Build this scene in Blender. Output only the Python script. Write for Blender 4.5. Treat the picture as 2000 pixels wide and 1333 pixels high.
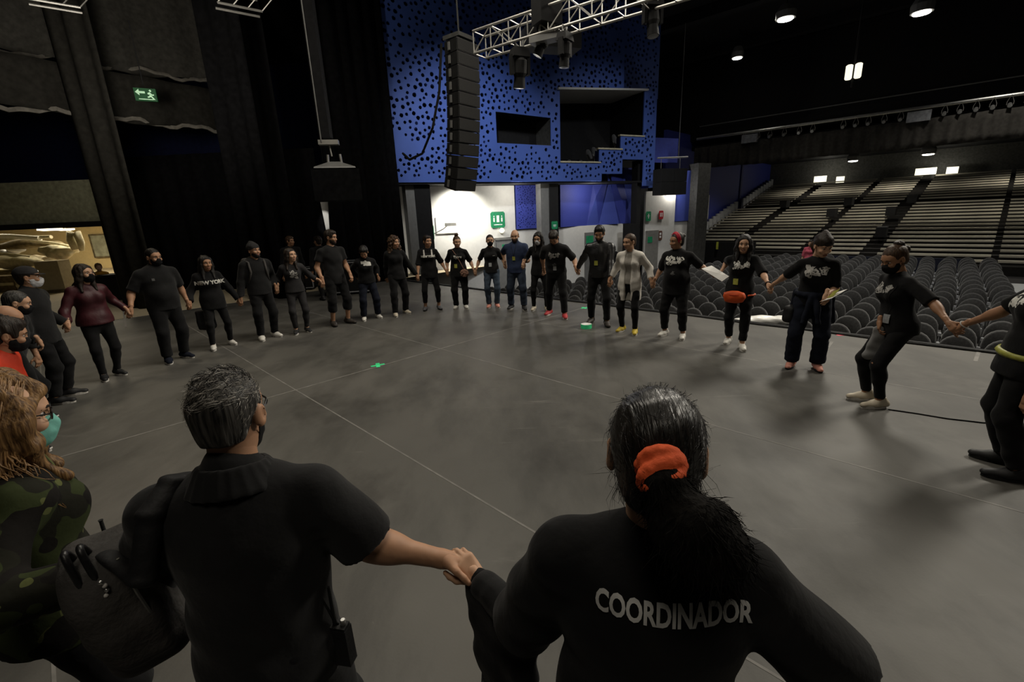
import bpy, bmesh, math, random
import numpy as np
from mathutils import Vector, Matrix
from mathutils.bvhtree import BVHTree
from mathutils.geometry import delaunay_2d_cdt

random.seed(7); np.random.seed(7)
scene = bpy.context.scene
for _o in list(bpy.data.objects):
    bpy.data.objects.remove(_o)
C = scene.collection
PI = math.pi

# ------------------------------------------------------------------ camera
FPX, CAMH, PITCH, ROLL = 889.0, 2.05, math.radians(15.5), math.radians(2.4)
_fw = np.array([0, math.cos(PITCH), -math.sin(PITCH)])
_rt = np.array([1.0, 0, 0]); _up = np.cross(_rt, _fw)
_r2 = math.cos(ROLL) * _rt - math.sin(ROLL) * _up
_u2 = math.cos(ROLL) * _up + math.sin(ROLL) * _rt
CAMP = np.array([0, 0, CAMH])
cam = bpy.data.cameras.new('camera')
cam.sensor_width = 36.0; cam.lens = FPX / 2000 * 36.0
cam.clip_start = 0.05; cam.clip_end = 300
camo = bpy.data.objects.new('camera', cam); C.objects.link(camo)
_m = Matrix(((_r2[0], _u2[0], -_fw[0], 0), (_r2[1], _u2[1], -_fw[1], 0), (_r2[2], _u2[2], -_fw[2], CAMH), (0, 0, 0, 1)))
camo.matrix_world = _m
scene.camera = camo

def ray(x, y): return _fw + _r2 * (x - 1000) / FPX - _u2 * (y - 666.5) / FPX
def G(x, y, z=0.0):                      # a point on the horizontal plane at height z
    r = ray(x, y); return CAMP + r * ((z - CAMH) / r[2])
def J(x, y, Y):                          # a point at world depth Y
    r = ray(x, y); return CAMP + r * (Y / r[1])

# hall axes: n runs from the stage into the house, e along the stage edge
_A = math.radians(43.5)
n2 = np.array([math.sin(_A), math.cos(_A)]); e2 = np.array([math.cos(_A), -math.sin(_A)])
def H(t, s, z=0.0): return np.array([*(n2 * s + e2 * t), z])
def JS(x, y, s):                         # a point at house depth s
    r = ray(x, y); return CAMP + r * (s / float(r[:2] @ n2))

# ------------------------------------------------------------------ world, exposure, lights
w = bpy.data.worlds.new('world'); scene.world = w; w.use_nodes = True
w.node_tree.nodes['Background'].inputs[0].default_value = (0.55, 0.6, 0.75, 1)
w.node_tree.nodes['Background'].inputs[1].default_value = 0.0006
scene.view_settings.view_transform = 'Standard'
scene.view_settings.look = 'None'
scene.view_settings.exposure = 0.0
scene.view_settings.gamma = 1.0
scene.view_settings.use_curve_mapping = False
scene.cycles.max_bounces = 6
scene.cycles.use_denoising = True

def light(name, kind, loc, energy, color=(1, .93, .82), target=None, size=.3, angle=60, blend=.6):
    d = bpy.data.lights.new(name, kind); d.energy = energy; d.color = color
    if kind == 'AREA': d.size = size
    else: d.shadow_soft_size = size
    if kind == 'SPOT': d.spot_size = math.radians(angle); d.spot_blend = blend
    o = bpy.data.objects.new(name, d); C.objects.link(o); o.location = [float(v) for v in loc]
    if target is not None:
        o.rotation_euler = (Vector([float(v) for v in target]) - o.location).to_track_quat('-Z', 'Y').to_euler()
    return o
# house work lights over the seating throw the shadows towards the back of the stage
light('house_work_light', 'SPOT', H(-2.5, 17, 9.6), 3000, (1, .93, .80), H(-1.5, 4, 0), 1.1, 95, .9)
light('house_work_light', 'SPOT', H(5, 16, 9.6), 4000, (1, .93, .80), H(1.0, 4, 0), 1.1, 95, .9)
light('stage_work_light', 'AREA', (-1.0, 7.0, 9.0), 420, (1, .92, .78), (-1.0, 6.0, 0), 4.5)
light('upstage_fill', 'AREA', (-.2, -1.6, 7.0), 62, (1, .90, .74), (-.2, 1.8, 1.0), 1.6)  # added lamp, brightens the foreground backs, arms and lettering
for _t, _s, _e in ((-6, 16, 900), (-1, 20, 1100), (1.5, 14, 900), (-7, 24, 1100), (1, 26, 1100)):
    light('house_downlight', 'SPOT', H(_t, _s, 9.8), _e, (1, .95, .86), H(_t, _s, 0), .2, 100, .7)
for _t, _s in ((-8, 33), (-3, 33), (3, 33), (-8, 42), (-3, 42), (3, 42)):
    light('bleacher_light', 'SPOT', H(_t, _s, 4.9), 420, (1, .93, .78), H(_t, _s + .5, 0), .15, 140, .8)
light('wall_wash', 'SPOT', (-.5, 10.5, 8.5), 2100, (.95, .97, 1), (-1.0, 18.2, 4.0), .3, 54, 1)
light('wall_wash', 'SPOT', H(-2.5, 15, 9.6), 1100, (.95, .97, 1), (4.5, 20.5, 3.0), .3, 56, .9)
light('bay_light', 'AREA', (-17.0, 20.5, 3.0), 330, (1, .88, .66), (-17.0, 20.5, 0), 2.5)
light('bay_light', 'AREA', (-22.5, 21.5, 3.0), 310, (1, .88, .66), (-22.5, 21.5, 0), 2.5)
light('wing_light', 'SPOT', (-9.5, 11.0, 8.5), 420, (1, .85, .6), (-6.2, 6.4, 0), .4, 60, .9)
light('wing_light', 'SPOT', (-6.5, 9.0, 6.5), 160, (1, .92, .78), (-9.6, 13.2, .6), .4, 40, .9)  # added lamp that brings the flight case edges out of the dark
light('border_fill', 'SPOT', (-6.5, 7.5, 4.2), 750, (1, .92, .8), (-9.5, 14.5, 8.0), .5, 100, .9)  # unseen lamp placed to light the border cloths and their hems

# ------------------------------------------------------------------ materials
def mat(name, color, rough=.7, spec=.4, metal=0, var=.25, scale=8.0, bump=0.0, bscale=60.0, sheen=0, emit=None, estr=0, stretch=None, coat=0, alpha=None):
    m = bpy.data.materials.new(name); m.use_nodes = True
    nt = m.node_tree; b = nt.nodes['Principled BSDF']
    b.inputs['Roughness'].default_value = rough; b.inputs['Metallic'].default_value = metal
    b.inputs['Specular IOR Level'].default_value = spec
    if sheen: b.inputs['Sheen Weight'].default_value = sheen; b.inputs['Sheen Roughness'].default_value = .5
    if coat: b.inputs['Coat Weight'].default_value = coat
    tc = nt.nodes.new('ShaderNodeTexCoord'); src = tc.outputs['Object']
    if stretch:
        mp = nt.nodes.new('ShaderNodeMapping'); mp.inputs['Scale'].default_value = stretch
        nt.links.new(src, mp.inputs['Vector']); src = mp.outputs['Vector']
    nz = nt.nodes.new('ShaderNodeTexNoise'); nz.inputs['Scale'].default_value = scale; nz.inputs['Detail'].default_value = 4
    nt.links.new(src, nz.inputs['Vector'])
    r = nt.nodes.new('ShaderNodeValToRGB')
    lo = tuple(max(0, c * (1 - var)) for c in color); hi = tuple(min(1, c * (1 + var)) for c in color)
    r.color_ramp.elements[0].position = .3; r.color_ramp.elements[1].position = .7
    r.color_ramp.elements[0].color = (*lo, 1); r.color_ramp.elements[1].color = (*hi, 1)
    nt.links.new(nz.outputs['Fac'], r.inputs['Fac']); nt.links.new(r.outputs['Color'], b.inputs['Base Color'])
    if bump:
        n3 = nt.nodes.new('ShaderNodeTexNoise'); n3.inputs['Scale'].default_value = bscale; n3.inputs['Detail'].default_value = 3
        nt.links.new(src, n3.inputs['Vector'])
        bp = nt.nodes.new('ShaderNodeBump'); bp.inputs['Strength'].default_value = bump; bp.inputs['Distance'].default_value = .01
        nt.links.new(n3.outputs['Fac'], bp.inputs['Height']); nt.links.new(bp.outputs['Normal'], b.inputs['Normal'])
    if emit: b.inputs['Emission Color'].default_value = (*emit, 1); b.inputs['Emission Strength'].default_value = estr
    return m
M = {}
def mm(name, *a, **k):
    M[name] = mat(name, *a, **k); return M[name]
mm('black_paint', (.007, .007, .0075), .8, .3)
mm('black_drape', (.006, .006, .0065), 1, .05, var=.3, bump=.3, bscale=20)
mm('grey_drape', (.05, .048, .042), 1, .05, var=.25, bump=.5, bscale=6)
mm('dark_ceiling', (.012, .012, .013), .9, .2)
mm('blue_panel', (.065, .125, .44), .55, .35, var=.06, scale=1.5)
mm('blue_dark', (.020, .030, .17), .6, .3, var=.1)
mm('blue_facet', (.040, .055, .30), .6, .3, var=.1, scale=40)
mm('blue_facet_light', (.055, .080, .36), .6, .3, var=.1, scale=40)  # lighter copy of the facet blue, paints light on the folds
mm('hole_black', (.012, .018, .070), .9, .1)
mm('white_wall', (.62, .61, .58), .7, .3, var=.04)
mm('grey_metal', (.16, .16, .155), .5, .5, var=.1)
mm('pale_metal', (.42, .41, .38), .4, .5, metal=.6, var=.1)
mm('alu', (.55, .55, .53), .35, .5, metal=.85, var=.1)
mm('chair_fabric', (.047, .047, .047), .95, .15, var=.25, scale=30, bump=.25, bscale=220, sheen=.3)
mm('chair_metal', (.25, .25, .24), .45, .5, metal=.5)
mm('bench_wood', (.44, .41, .33), .6, .35, var=.25, scale=3)
mm('riser_shade', (.012, .011, .010), .85, .2)  # dark tone also holds the shadow under each bench
mm('bench_end', (.30, .31, .33), .6, .3)
mm('sign_green', (.015, .20, .085), .5, .4, emit=(.02, .35, .15), estr=.05)
mm('sign_dim_green', (.015, .14, .06), .5, .4, emit=(.02, .35, .15), estr=.02)
mm('sign_white', (.8, .85, .8), .5, .4)
mm('sign_red', (.42, .02, .03), .5, .4)
mm('sign_brown', (.12, .05, .03), .5, .4)
mm('lamp_white', (.9, .9, .88), .4, .4, emit=(1, .95, .85), estr=14)
mm('lamp_small', (.9, .9, .88), .4, .4, emit=(1, .93, .8), estr=7)
mm('lamp_warm', (.9, .85, .7), .4, .4, emit=(1, .85, .55), estr=5)
mm('lamp_dim', (.9, .85, .7), .4, .4, emit=(1, .94, .72), estr=1.2)
mm('bay_wall', (.62, .48, .24), .8, .2, var=.05)
mm('bay_floor', (.45, .38, .26), .7, .3, var=.1)
mm('bay_beam', (.30, .30, .20), .85, .2)
mm('canvas_pale', (.50, .46, .33), .9, .2, var=.2, bump=.3, bscale=12)
mm('canvas_dark', (.14, .11, .06), .9, .2, var=.4, scale=6, bump=.3, bscale=12)
mm('carton', (.36, .31, .21), .85, .2, var=.1)
mm('red_brown', (.22, .06, .02), .8, .2)
mm('screen_blue', (.1, .2, .4), .3, .5, emit=(.35, .55, .9), estr=.6)
mm('picture', (.30, .30, .22), .6, .3, var=.3, scale=3)
mm('green_tape', (.05, .65, .25), .6, .3, emit=(.05, .6, .25), estr=.08)
mm('pink_tape', (.7, .08, .12), .6, .3)
mm('white_plastic', (.75, .74, .7), .35, .5, var=.1)
mm('seam_tape', (.17, .163, .15), .6, .3)
mm('cable_black', (.008, .008, .008), .6, .3)
# floor of the stage: worn dark dance vinyl with scuffs
def floor_mat():
    m = bpy.data.materials.new('stage_vinyl'); m.use_nodes = True; nt = m.node_tree; b = nt.nodes['Principled BSDF']
    g = nt.nodes.new('ShaderNodeNewGeometry')
    def noise(sc, det=6, st=(1, 1, 1), rough=.55):
        mp = nt.nodes.new('ShaderNodeMapping'); mp.inputs['Scale'].default_value = st; mp.inputs['Rotation'].default_value = (0, 0, math.radians(45))
        nt.links.new(g.outputs['Position'], mp.inputs['Vector'])
        n = nt.nodes.new('ShaderNodeTexNoise'); n.inputs['Scale'].default_value = sc; n.inputs['Detail'].default_value = det; n.inputs['Roughness'].default_value = rough
        nt.links.new(mp.outputs['Vector'], n.inputs['Vector']); return n.outputs['Fac']
    def ramp(f, a, b_, ca, cb):
        r = nt.nodes.new('ShaderNodeValToRGB'); r.color_ramp.elements[0].position = a; r.color_ramp.elements[1].position = b_
        r.color_ramp.elements[0].color = (*ca, 1); r.color_ramp.elements[1].color = (*cb, 1); nt.links.new(f, r.inputs['Fac']); return r.outputs['Color']
    def mix(kind, fac, A, B):
        x = nt.nodes.new('ShaderNodeMixRGB'); x.blend_type = kind; x.inputs['Fac'].default_value = fac
        nt.links.new(A, x.inputs[1]); nt.links.new(B, x.inputs[2]); return x.outputs[0]
    base = ramp(noise(.55, 5), .35, .65, (.080, .077, .069), (.110, .105, .094))
    c = mix('MULTIPLY', .85, base, ramp(noise(1.3, 8, (1, .35, 1), .65), .38, .55, (.62, .62, .62), (1, 1, 1)))
    c = mix('MULTIPLY', .8, c, ramp(noise(.8, 7, (1, 1, 1), .6), .36, .47, (.62, .61, .60), (1, 1, 1)))
    c = mix('ADD', .22, c, ramp(noise(2.5, 9, (.25, 1.6, 1), .75), .60, .76, (0, 0, 0), (.35, .33, .3)))
    c = mix('ADD', .24, c, ramp(noise(9, 8, (1, 1, 1), .8), .66, .75, (0, 0, 0), (.4, .38, .34)))
    nt.links.new(c, b.inputs['Base Color'])
    rr = nt.nodes.new('ShaderNodeMapRange'); rr.inputs[3].default_value = .42; rr.inputs[4].default_value = .66
    nt.links.new(noise(1.7, 6), rr.inputs[0]); nt.links.new(rr.outputs[0], b.inputs['Roughness'])
    b.inputs['Specular IOR Level'].default_value = .3
    bp = nt.nodes.new('ShaderNodeBump'); bp.inputs['Strength'].default_value = .05; bp.inputs['Distance'].default_value = .01
    nt.links.new(noise(60, 3), bp.inputs['Height']); nt.links.new(bp.outputs['Normal'], b.inputs['Normal'])
    return m
M['stage_vinyl'] = floor_mat()
mm('house_floor', (.022, .021, .021), .8, .2)
mm('aisle_floor', (.42, .43, .43), .7, .3, var=.05)

# ------------------------------------------------------------------ mesh helpers
def to_mesh(name, V, F, m, smooth=False):
    me = bpy.data.meshes.new(name)
    if isinstance(F, np.ndarray):
        nv, nf, k = len(V), len(F), F.shape[1]
        me.vertices.add(nv); me.vertices.foreach_set('co', np.asarray(V, np.float32).ravel())
        me.loops.add(nf * k); me.loops.foreach_set('vertex_index', F.astype(np.int32).ravel())
        me.polygons.add(nf); me.polygons.foreach_set('loop_start', np.arange(0, nf * k, k, dtype=np.int32))
        me.update(calc_edges=True)
    else:
        me.from_pydata([tuple(map(float, v)) for v in V], [], F); me.update()
    if smooth: me.polygons.foreach_set('use_smooth', np.ones(len(me.polygons), bool))
    for x in (m if isinstance(m, (list, tuple)) else [m]): me.materials.append(M[x] if isinstance(x, str) else x)
    return me
def link(name, me, parent=None):
    o = bpy.data.objects.new(name, me); C.objects.link(o)
    if parent is not None: o.parent = parent
    return o
def tag(o, label=None, cat=None, group=None, kind=None):
    if label: o['label'] = label
    if cat: o['category'] = cat
    if group: o['group'] = group
    if kind: o['kind'] = kind
    return o
def thing(name, loc, label, cat, group=None):
    o = bpy.data.objects.new(name, None); C.objects.link(o); o.empty_display_size = .1
    o.location = [float(v) for v in loc]
    return tag(o, label, cat, group)

class MB:
    """collects simple solids; frame = 3x3 columns + origin"""
    def __init__(s): s.V = []; s.F = []
    def add(s, V, F):
        k = len(s.V); s.V += [tuple(map(float, v)) for v in V]; s.F += [tuple(i + k for i in f) for f in F]; return s
    def box(s, c, h, R=None, taper=1.0):
        c = np.array(c, float); R = np.eye(3) if R is None else np.array(R, float)
        V = []
        for z in (-1, 1):
            k = taper if z > 0 else 1
            for x, y in ((-1, -1), (1, -1), (1, 1), (-1, 1)): V.append(c + R @ np.array([x * h[0] * k, y * h[1] * k, z * h[2]]))
        return s.add(V, [(3, 2, 1, 0), (4, 5, 6, 7), (0, 1, 5, 4), (1, 2, 6, 5), (2, 3, 7, 6), (3, 0, 4, 7)])
    def tube(s, pts, r, nseg=8, cap=True, closed=False):
        pts = [np.array(p, float) for p in pts]; n = len(pts); rs = r if hasattr(r, '__len__') else [r] * n
        V = []; up = None
        for i, p in enumerate(pts):
            a = pts[i - 1] if (i > 0 or closed) else p; b = pts[(i + 1) % n] if (i < n - 1 or closed) else p
            d = b - a; d /= max(np.linalg.norm(d), 1e-9)
            if up is None: up = np.array([0, 0, 1.]) if abs(d[2]) < .9 else np.array([1., 0, 0])
            x = np.cross(up, d); x /= max(np.linalg.norm(x), 1e-9); y = np.cross(d, x); up = y
            for k in range(nseg):
                t = 2 * PI * k / nseg; V.append(p + rs[i] * (x * math.cos(t) + y * math.sin(t)))
        F = []
        for i in range(n if closed else n - 1):
            for k in range(nseg):
                a, b = i * nseg, ((i + 1) % n) * nseg; F.append((a + k, a + (k + 1) % nseg, b + (k + 1) % nseg, b + k))
        if cap and not closed: F.append(tuple(range(nseg))[::-1]); F.append(tuple((n - 1) * nseg + k for k in range(nseg)))
        return s.add(V, F)
    def lathe(s, prof, c, R=None, nseg=16):
        c = np.array(c, float); R = np.eye(3) if R is None else np.array(R, float); V = []; F = []
        for r, z in prof:
            for k in range(nseg):
                t = 2 * PI * k / nseg; V.append(c + R @ np.array([r * math.cos(t), r * math.sin(t), z]))
        for i in range(len(prof) - 1):
            for k in range(nseg): F.append((i * nseg + k, i * nseg + (k + 1) % nseg, (i + 1) * nseg + (k + 1) % nseg, (i + 1) * nseg + k))
        F.append(tuple(range(nseg))[::-1]); F.append(tuple((len(prof) - 1) * nseg + k for k in range(nseg)))
        return s.add(V, F)
    def prism(s, poly, o, ux, uy, d):
        """2-D polygon in plane (ux,uy) at o, extruded by vector d"""
        o, ux, uy, d = (np.array(v, float) for v in (o, ux, uy, d)); n = len(poly)
        V = [o + ux * a + uy * b for a, b in poly] + [o + ux * a + uy * b + d for a, b in poly]
        F = [tuple(range(n))[::-1], tuple(range(n, 2 * n))] + [(i, (i + 1) % n, n + (i + 1) % n, n + i) for i in range(n)]
        return s.add(V, F)
    def ball(s, c, r, R=None, nu=10, nv=6):
        c = np.array(c, float); R = np.eye(3) if R is None else np.array(R, float); r = np.array(r if hasattr(r, '__len__') else [r] * 3, float)
        V = [c + R @ (r * np.array([0, 0, -1]))]
        for i in range(1, nv):
            t = -PI / 2 + PI * i / nv
            for k in range(nu):
                a = 2 * PI * k / nu; V.append(c + R @ (r * np.array([math.cos(t) * math.cos(a), math.cos(t) * math.sin(a), math.sin(t)])))
        V.append(c + R @ (r * np.array([0, 0, 1]))); L = len(V) - 1; F = []
        for k in range(nu): F.append((0, 1 + (k + 1) % nu, 1 + k)); F.append((L, L - nu + k, L - nu + (k + 1) % nu))
        for i in range(nv - 2):
            for k in range(nu): a = 1 + i * nu; F.append((a + k, a + (k + 1) % nu, a + nu + (k + 1) % nu, a + nu + k))
        return s.add(V, F)
    def build(s, name, m, parent=None, smooth=False, kind=None, org=None):
        V = s.V if org is None else [tuple(np.array(v) - org) for v in s.V]
        me = to_mesh(name, V, s.F, m, smooth)
        bm = bmesh.new(); bm.from_mesh(me); bmesh.ops.recalc_face_normals(bm, faces=bm.faces); bm.to_mesh(me); bm.free()
        if smooth: me.polygons.foreach_set('use_smooth', np.ones(len(me.polygons), bool))
        o = link(name, me, parent)
        if kind: o['kind'] = kind
        return o
def rotz(a):
    c, s = math.cos(a), math.sin(a); return np.array([[c, -s, 0], [s, c, 0], [0, 0, 1.]])
def frame(x, y, z): return np.array([x, y, z], float).T
def unit(v): v = np.array(v, float); return v / max(np.linalg.norm(v), 1e-9)
def copy_tree(o, parent=None):
    c = o.copy(); C.objects.link(c)
    if parent is not None: c.parent = parent
    for ch in list(o.children): copy_tree(ch, c)
    return c
# ------------------------------------------------------------------ smooth surfaces from blended solids (surface nets)
def smin(a, b, k):
    if k <= 1e-6: return np.minimum(a, b)
    h = np.maximum(k - np.abs(a - b), 0) / k
    return np.minimum(a, b) - h * h * k * .25
class SDF:
    def __init__(s): s.ops = []; s.cuts = []
    def _add(s, op, fn, lo, hi, k): s.ops.append((op, fn, np.array(lo, float), np.array(hi, float), k)); return s
    def cone(s, a, b, ra, rb, k=.02, sq=None, cap=0, op='+'):
        a = np.array(a, float); b = np.array(b, float); R = max(ra, rb)
        ax, fac = (np.array(sq[0], float), sq[1]) if sq else (None, 1)
        ab = b - a; dirn = unit(ab)
        if sq: ab = ab + ax * (ab @ ax) * (1 / fac - 1)
        ab2 = max(float(ab @ ab), 1e-9)
        def fn(X, Y, Z):
            px, py, pz = X - a[0], Y - a[1], Z - a[2]
            if cap: cd = (X - b[0]) * dirn[0] + (Y - b[1]) * dirn[1] + (Z - b[2]) * dirn[2]
            if sq:
                m = (px * ax[0] + py * ax[1] + pz * ax[2]) * (1 / fac - 1)
                px, py, pz = px + m * ax[0], py + m * ax[1], pz + m * ax[2]
            h = np.clip((px * ab[0] + py * ab[1] + pz * ab[2]) / ab2, 0, 1)
            d = np.sqrt((px - h * ab[0]) ** 2 + (py - h * ab[1]) ** 2 + (pz - h * ab[2]) ** 2) - (ra + (rb - ra) * h)
            if sq: d = d * (.5 + .5 * min(fac, 1))
            if cap: d = np.maximum(d, cd)
            return d
        R2 = R * max(1, fac)
        return s._add(op, fn, np.minimum(a, b) - R2, np.maximum(a, b) + R2, k)
    def ell(s, c, r, R=None, k=.02, op='+'):
        c = np.array(c, float); R = np.eye(3) if R is None else R; r = np.array(r, float)
        def fn(X, Y, Z):
            px, py, pz = X - c[0], Y - c[1], Z - c[2]
            q = [(px * R[0, i] + py * R[1, i] + pz * R[2, i]) for i in range(3)]
            k0 = np.sqrt(sum((q[i] / r[i]) ** 2 for i in range(3))); k1 = np.sqrt(sum((q[i] / r[i] ** 2) ** 2 for i in range(3)))
            return k0 * (k0 - 1) / np.maximum(k1, 1e-6)
        ext = np.sqrt(((np.abs(R) * r) ** 2).sum(1))
        return s._add(op, fn, c - ext, c + ext, k)
    def box(s, c, h, R=None, rnd=.01, k=.01, op='+'):
        c = np.array(c, float); R = np.eye(3) if R is None else R; h = np.array(h, float)
        def fn(X, Y, Z):
            px, py, pz = X - c[0], Y - c[1], Z - c[2]
            q = [np.abs(px * R[0, i] + py * R[1, i] + pz * R[2, i]) - (h[i] - rnd) for i in range(3)]
            return np.sqrt(sum(np.maximum(v, 0) ** 2 for v in q)) + np.minimum(np.maximum(q[0], np.maximum(q[1], q[2])), 0) - rnd
        ext = np.abs(R) @ h
        return s._add(op, fn, c - ext, c + ext, k)
    def cut(s, p, nrm): s.cuts.append((np.array(p, float), unit(nrm))); return s    # keeps the side the normal points away from
    def mesh(s, h, clip=None):
        plus = [o for o in s.ops if o[0] == '+']
        lo = np.min([o[2] for o in plus], 0) - 3 * h; hi = np.max([o[3] for o in plus], 0) + 3 * h
        if clip is not None: lo = np.maximum(lo, clip[0]); hi = np.minimum(hi, clip[1])
        n = np.maximum(np.ceil((hi - lo) / h).astype(int) + 1, 4)
        ax = [(lo[i] + h * np.arange(n[i])).astype(np.float32) for i in range(3)]
        D = np.full(n, .2, np.float32)
        for op, fn, a, b, k in s.ops:
            pad = k + 3 * h
            i0 = np.clip(np.floor((a - pad - lo) / h).astype(int), 0, n); i1 = np.clip(np.ceil((b + pad - lo) / h).astype(int) + 1, 0, n)
            if np.any(i1 <= i0): continue
            sl = tuple(slice(i0[i], i1[i]) for i in range(3))
            d = fn(ax[0][sl[0]][:, None, None], ax[1][sl[1]][None, :, None], ax[2][sl[2]][None, None, :]).astype(np.float32)
            D[sl] = smin(D[sl], d, k) if op == '+' else -smin(-D[sl], d, k)
        for p, nr in s.cuts:
            d = (ax[0] - p[0])[:, None, None] * nr[0] + (ax[1] - p[1])[None, :, None] * nr[1] + (ax[2] - p[2])[None, None, :] * nr[2]
            np.maximum(D, d.astype(np.float32), out=D)
        return nets(D, lo, h)
def nets(D, lo, h):
    S = D < 0; nx, ny, nz = D.shape
    cor = [(i, j, k) for i in (0, 1) for j in (0, 1) for k in (0, 1)]
    def sub(A, c): return A[c[0]:nx - 1 + c[0], c[1]:ny - 1 + c[1], c[2]:nz - 1 + c[2]]
    anyv = np.zeros((nx - 1, ny - 1, nz - 1), bool); allv = np.ones_like(anyv)
    for c in cor: v = sub(S, c); anyv |= v; allv &= v
    act = anyv & ~allv; I, Jx, K = np.nonzero(act)
    idx = np.full(act.shape, -1, np.int32); idx[I, Jx, K] = np.arange(len(I), dtype=np.int32)
    dv = {c: D[I + c[0], Jx + c[1], K + c[2]] for c in cor}
    P = np.zeros((len(I), 3), np.float32); cnt = np.zeros(len(I), np.float32)
    for a in cor:
        for axn in range(3):
            if a[axn]: continue
            b = list(a); b[axn] = 1; b = tuple(b); da, db = dv[a], dv[b]
            x = (da < 0) != (db < 0); t = np.where(x, da / np.where(x, da - db, 1), 0)
            q = np.array(a, np.float32)[None, :].repeat(len(I), 0); q[:, axn] = t
            P += np.where(x[:, None], q, 0); cnt += x
    P = P / np.maximum(cnt, 1)[:, None] + np.stack([I, Jx, K], 1); V = lo + h * P
    F = []
    for axn in range(3):
        o1, o2 = [(1, 2), (2, 0), (0, 1)][axn]
        sa = [slice(1, -1)] * 3; sa[axn] = slice(0, -1); sb = [slice(1, -1)] * 3; sb[axn] = slice(1, None)
        A, B = S[tuple(sa)], S[tuple(sb)]
        for flip in (0, 1):
            m = (A & ~B) if not flip else (~A & B)
            p = np.stack(np.nonzero(m), 1); off = np.ones(3, int); off[axn] = 0; p = p + off
            q = []
            for da, db in ((0, 0), (-1, 0), (-1, -1), (0, -1)):
                r = p.copy(); r[:, o1] += da; r[:, o2] += db; q.append(idx[r[:, 0], r[:, 1], r[:, 2]])
            q = np.stack(q, 1)
            if flip: q = q[:, ::-1]
            F.append(q)
    F = np.concatenate(F); F = F[(F >= 0).all(1)]
    return V, F
def vnormals(V, F):
    n = np.cross(V[F[:, 2]] - V[F[:, 0]], V[F[:, 3]] - V[F[:, 1]]); N = np.zeros_like(V)
    for i in range(4): np.add.at(N, F[:, i], n)
    return N / np.maximum(np.linalg.norm(N, axis=1), 1e-9)[:, None]
def waves(V, freq, seed, st=(1, 1, 1), n=7):
    rs = np.random.RandomState(seed); V = V * np.array(st); o = 0
    for i in range(n):
        d = unit(rs.normal(size=3)); o = o + np.sin(V @ d * freq * rs.uniform(.6, 1.6) + rs.uniform(0, 6.3) + 1.2 * np.sin(V @ unit(rs.normal(size=3)) * freq * .5))
    return o / n ** .5
def relax(V, F, it=1):
    for _ in range(it):
        A = np.zeros_like(V); c = np.zeros(len(V))
        for i in range(4):
            np.add.at(A, F[:, i], V[F[:, (i + 1) % 4]] + V[F[:, i - 1]]); np.add.at(c, F[:, i], 2)
        V = .5 * V + .5 * A / np.maximum(c, 1)[:, None]
    return V
def skin(name, sdf, h, m, parent, base, folds=None, it=1, clip=None):
    V, F = sdf.mesh(h, clip)
    if len(F) == 0: return None, None
    V = relax(np.asarray(V, float), F, it)
    if folds:
        N = vnormals(V, F); V = V + N * (folds[0] * waves(V, folds[1], folds[2], folds[3] if len(folds) > 3 else (1, 1, 1)))[:, None]
    o = link(name, to_mesh(name, V - base, F, m, True), parent)
    return o, (V, F)

# flat print laid on a curved garment
def text2d(body, size, spread=.0, font_scale=(1, 1)):
    cu = bpy.data.curves.new('lettering', 'FONT'); cu.body = body; cu.size = size; cu.align_x = 'CENTER'; cu.align_y = 'CENTER'; cu.offset = spread; cu.resolution_u = 3
    o = bpy.data.objects.new('lettering', cu); C.objects.link(o)
    dg = bpy.context.evaluated_depsgraph_get(); me = o.evaluated_get(dg).to_mesh()
    bm = bmesh.new(); bm.from_mesh(me); o.evaluated_get(dg).to_mesh_clear()
    xs = [v.co.x for v in bm.verts]; ys = [v.co.y for v in bm.verts]
    st = size * .22
    for axn, vals in ((0, xs), (1, ys)):
        x = min(vals) + st
        while x < max(vals):
            nrm = (1, 0, 0) if axn == 0 else (0, 1, 0); co = (x, 0, 0) if axn == 0 else (0, x, 0)
            bmesh.ops.bisect_plane(bm, geom=bm.verts[:] + bm.edges[:] + bm.faces[:], plane_co=co, plane_no=nrm); x += st
    bm.verts.index_update(); V = [(v.co.x * font_scale[0], v.co.y * font_scale[1]) for v in bm.verts]; F = [tuple(v.index for v in f.verts) for f in bm.faces]
    bm.free(); bpy.data.objects.remove(o); bpy.data.curves.remove(cu)
    return V, F
def blob2d(r, seed, holes=0, cx=0, cy=0, asp=1.0):
    rs = random.Random(seed); nr, na = 4, 22; V = [(cx, cy)]; F = []; ph = [rs.uniform(0, 6.3) for _ in range(4)]
    for i in range(1, nr + 1):
        for k in range(na):
            t = 2 * PI * k / na; rr = r * (1 + .18 * math.sin(3 * t + ph[0]) + .13 * math.sin(5 * t + ph[1]) + .1 * math.sin(8 * t + ph[2])) * i / nr
            V.append((cx + rr * math.cos(t) * asp, cy + rr * math.sin(t)))
    for k in range(na): F.append((0, 1 + k, 1 + (k + 1) % na))
    for i in range(nr - 1):
        for k in range(na):
            a = 1 + i * na
            if rs.random() < holes: continue
            F.append((a + k, a + na + k, a + na + (k + 1) % na, a + (k + 1) % na))
    return V, F
def rect2d(w_, h_, nx=6, ny=6, cx=0, cy=0):
    V = [(cx - w_ / 2 + w_ * i / nx, cy - h_ / 2 + h_ * j / ny) for j in range(ny + 1) for i in range(nx + 1)]
    return V, [(j * (nx + 1) + i, j * (nx + 1) + i + 1, (j + 1) * (nx + 1) + i + 1, (j + 1) * (nx + 1) + i) for j in range(ny) for i in range(nx)]
def merge2d(*L):
    V, F = [], []
    for v, f in L: k = len(V); V += v; F += [tuple(i + k for i in q) for q in f]
    return V, F
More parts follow.
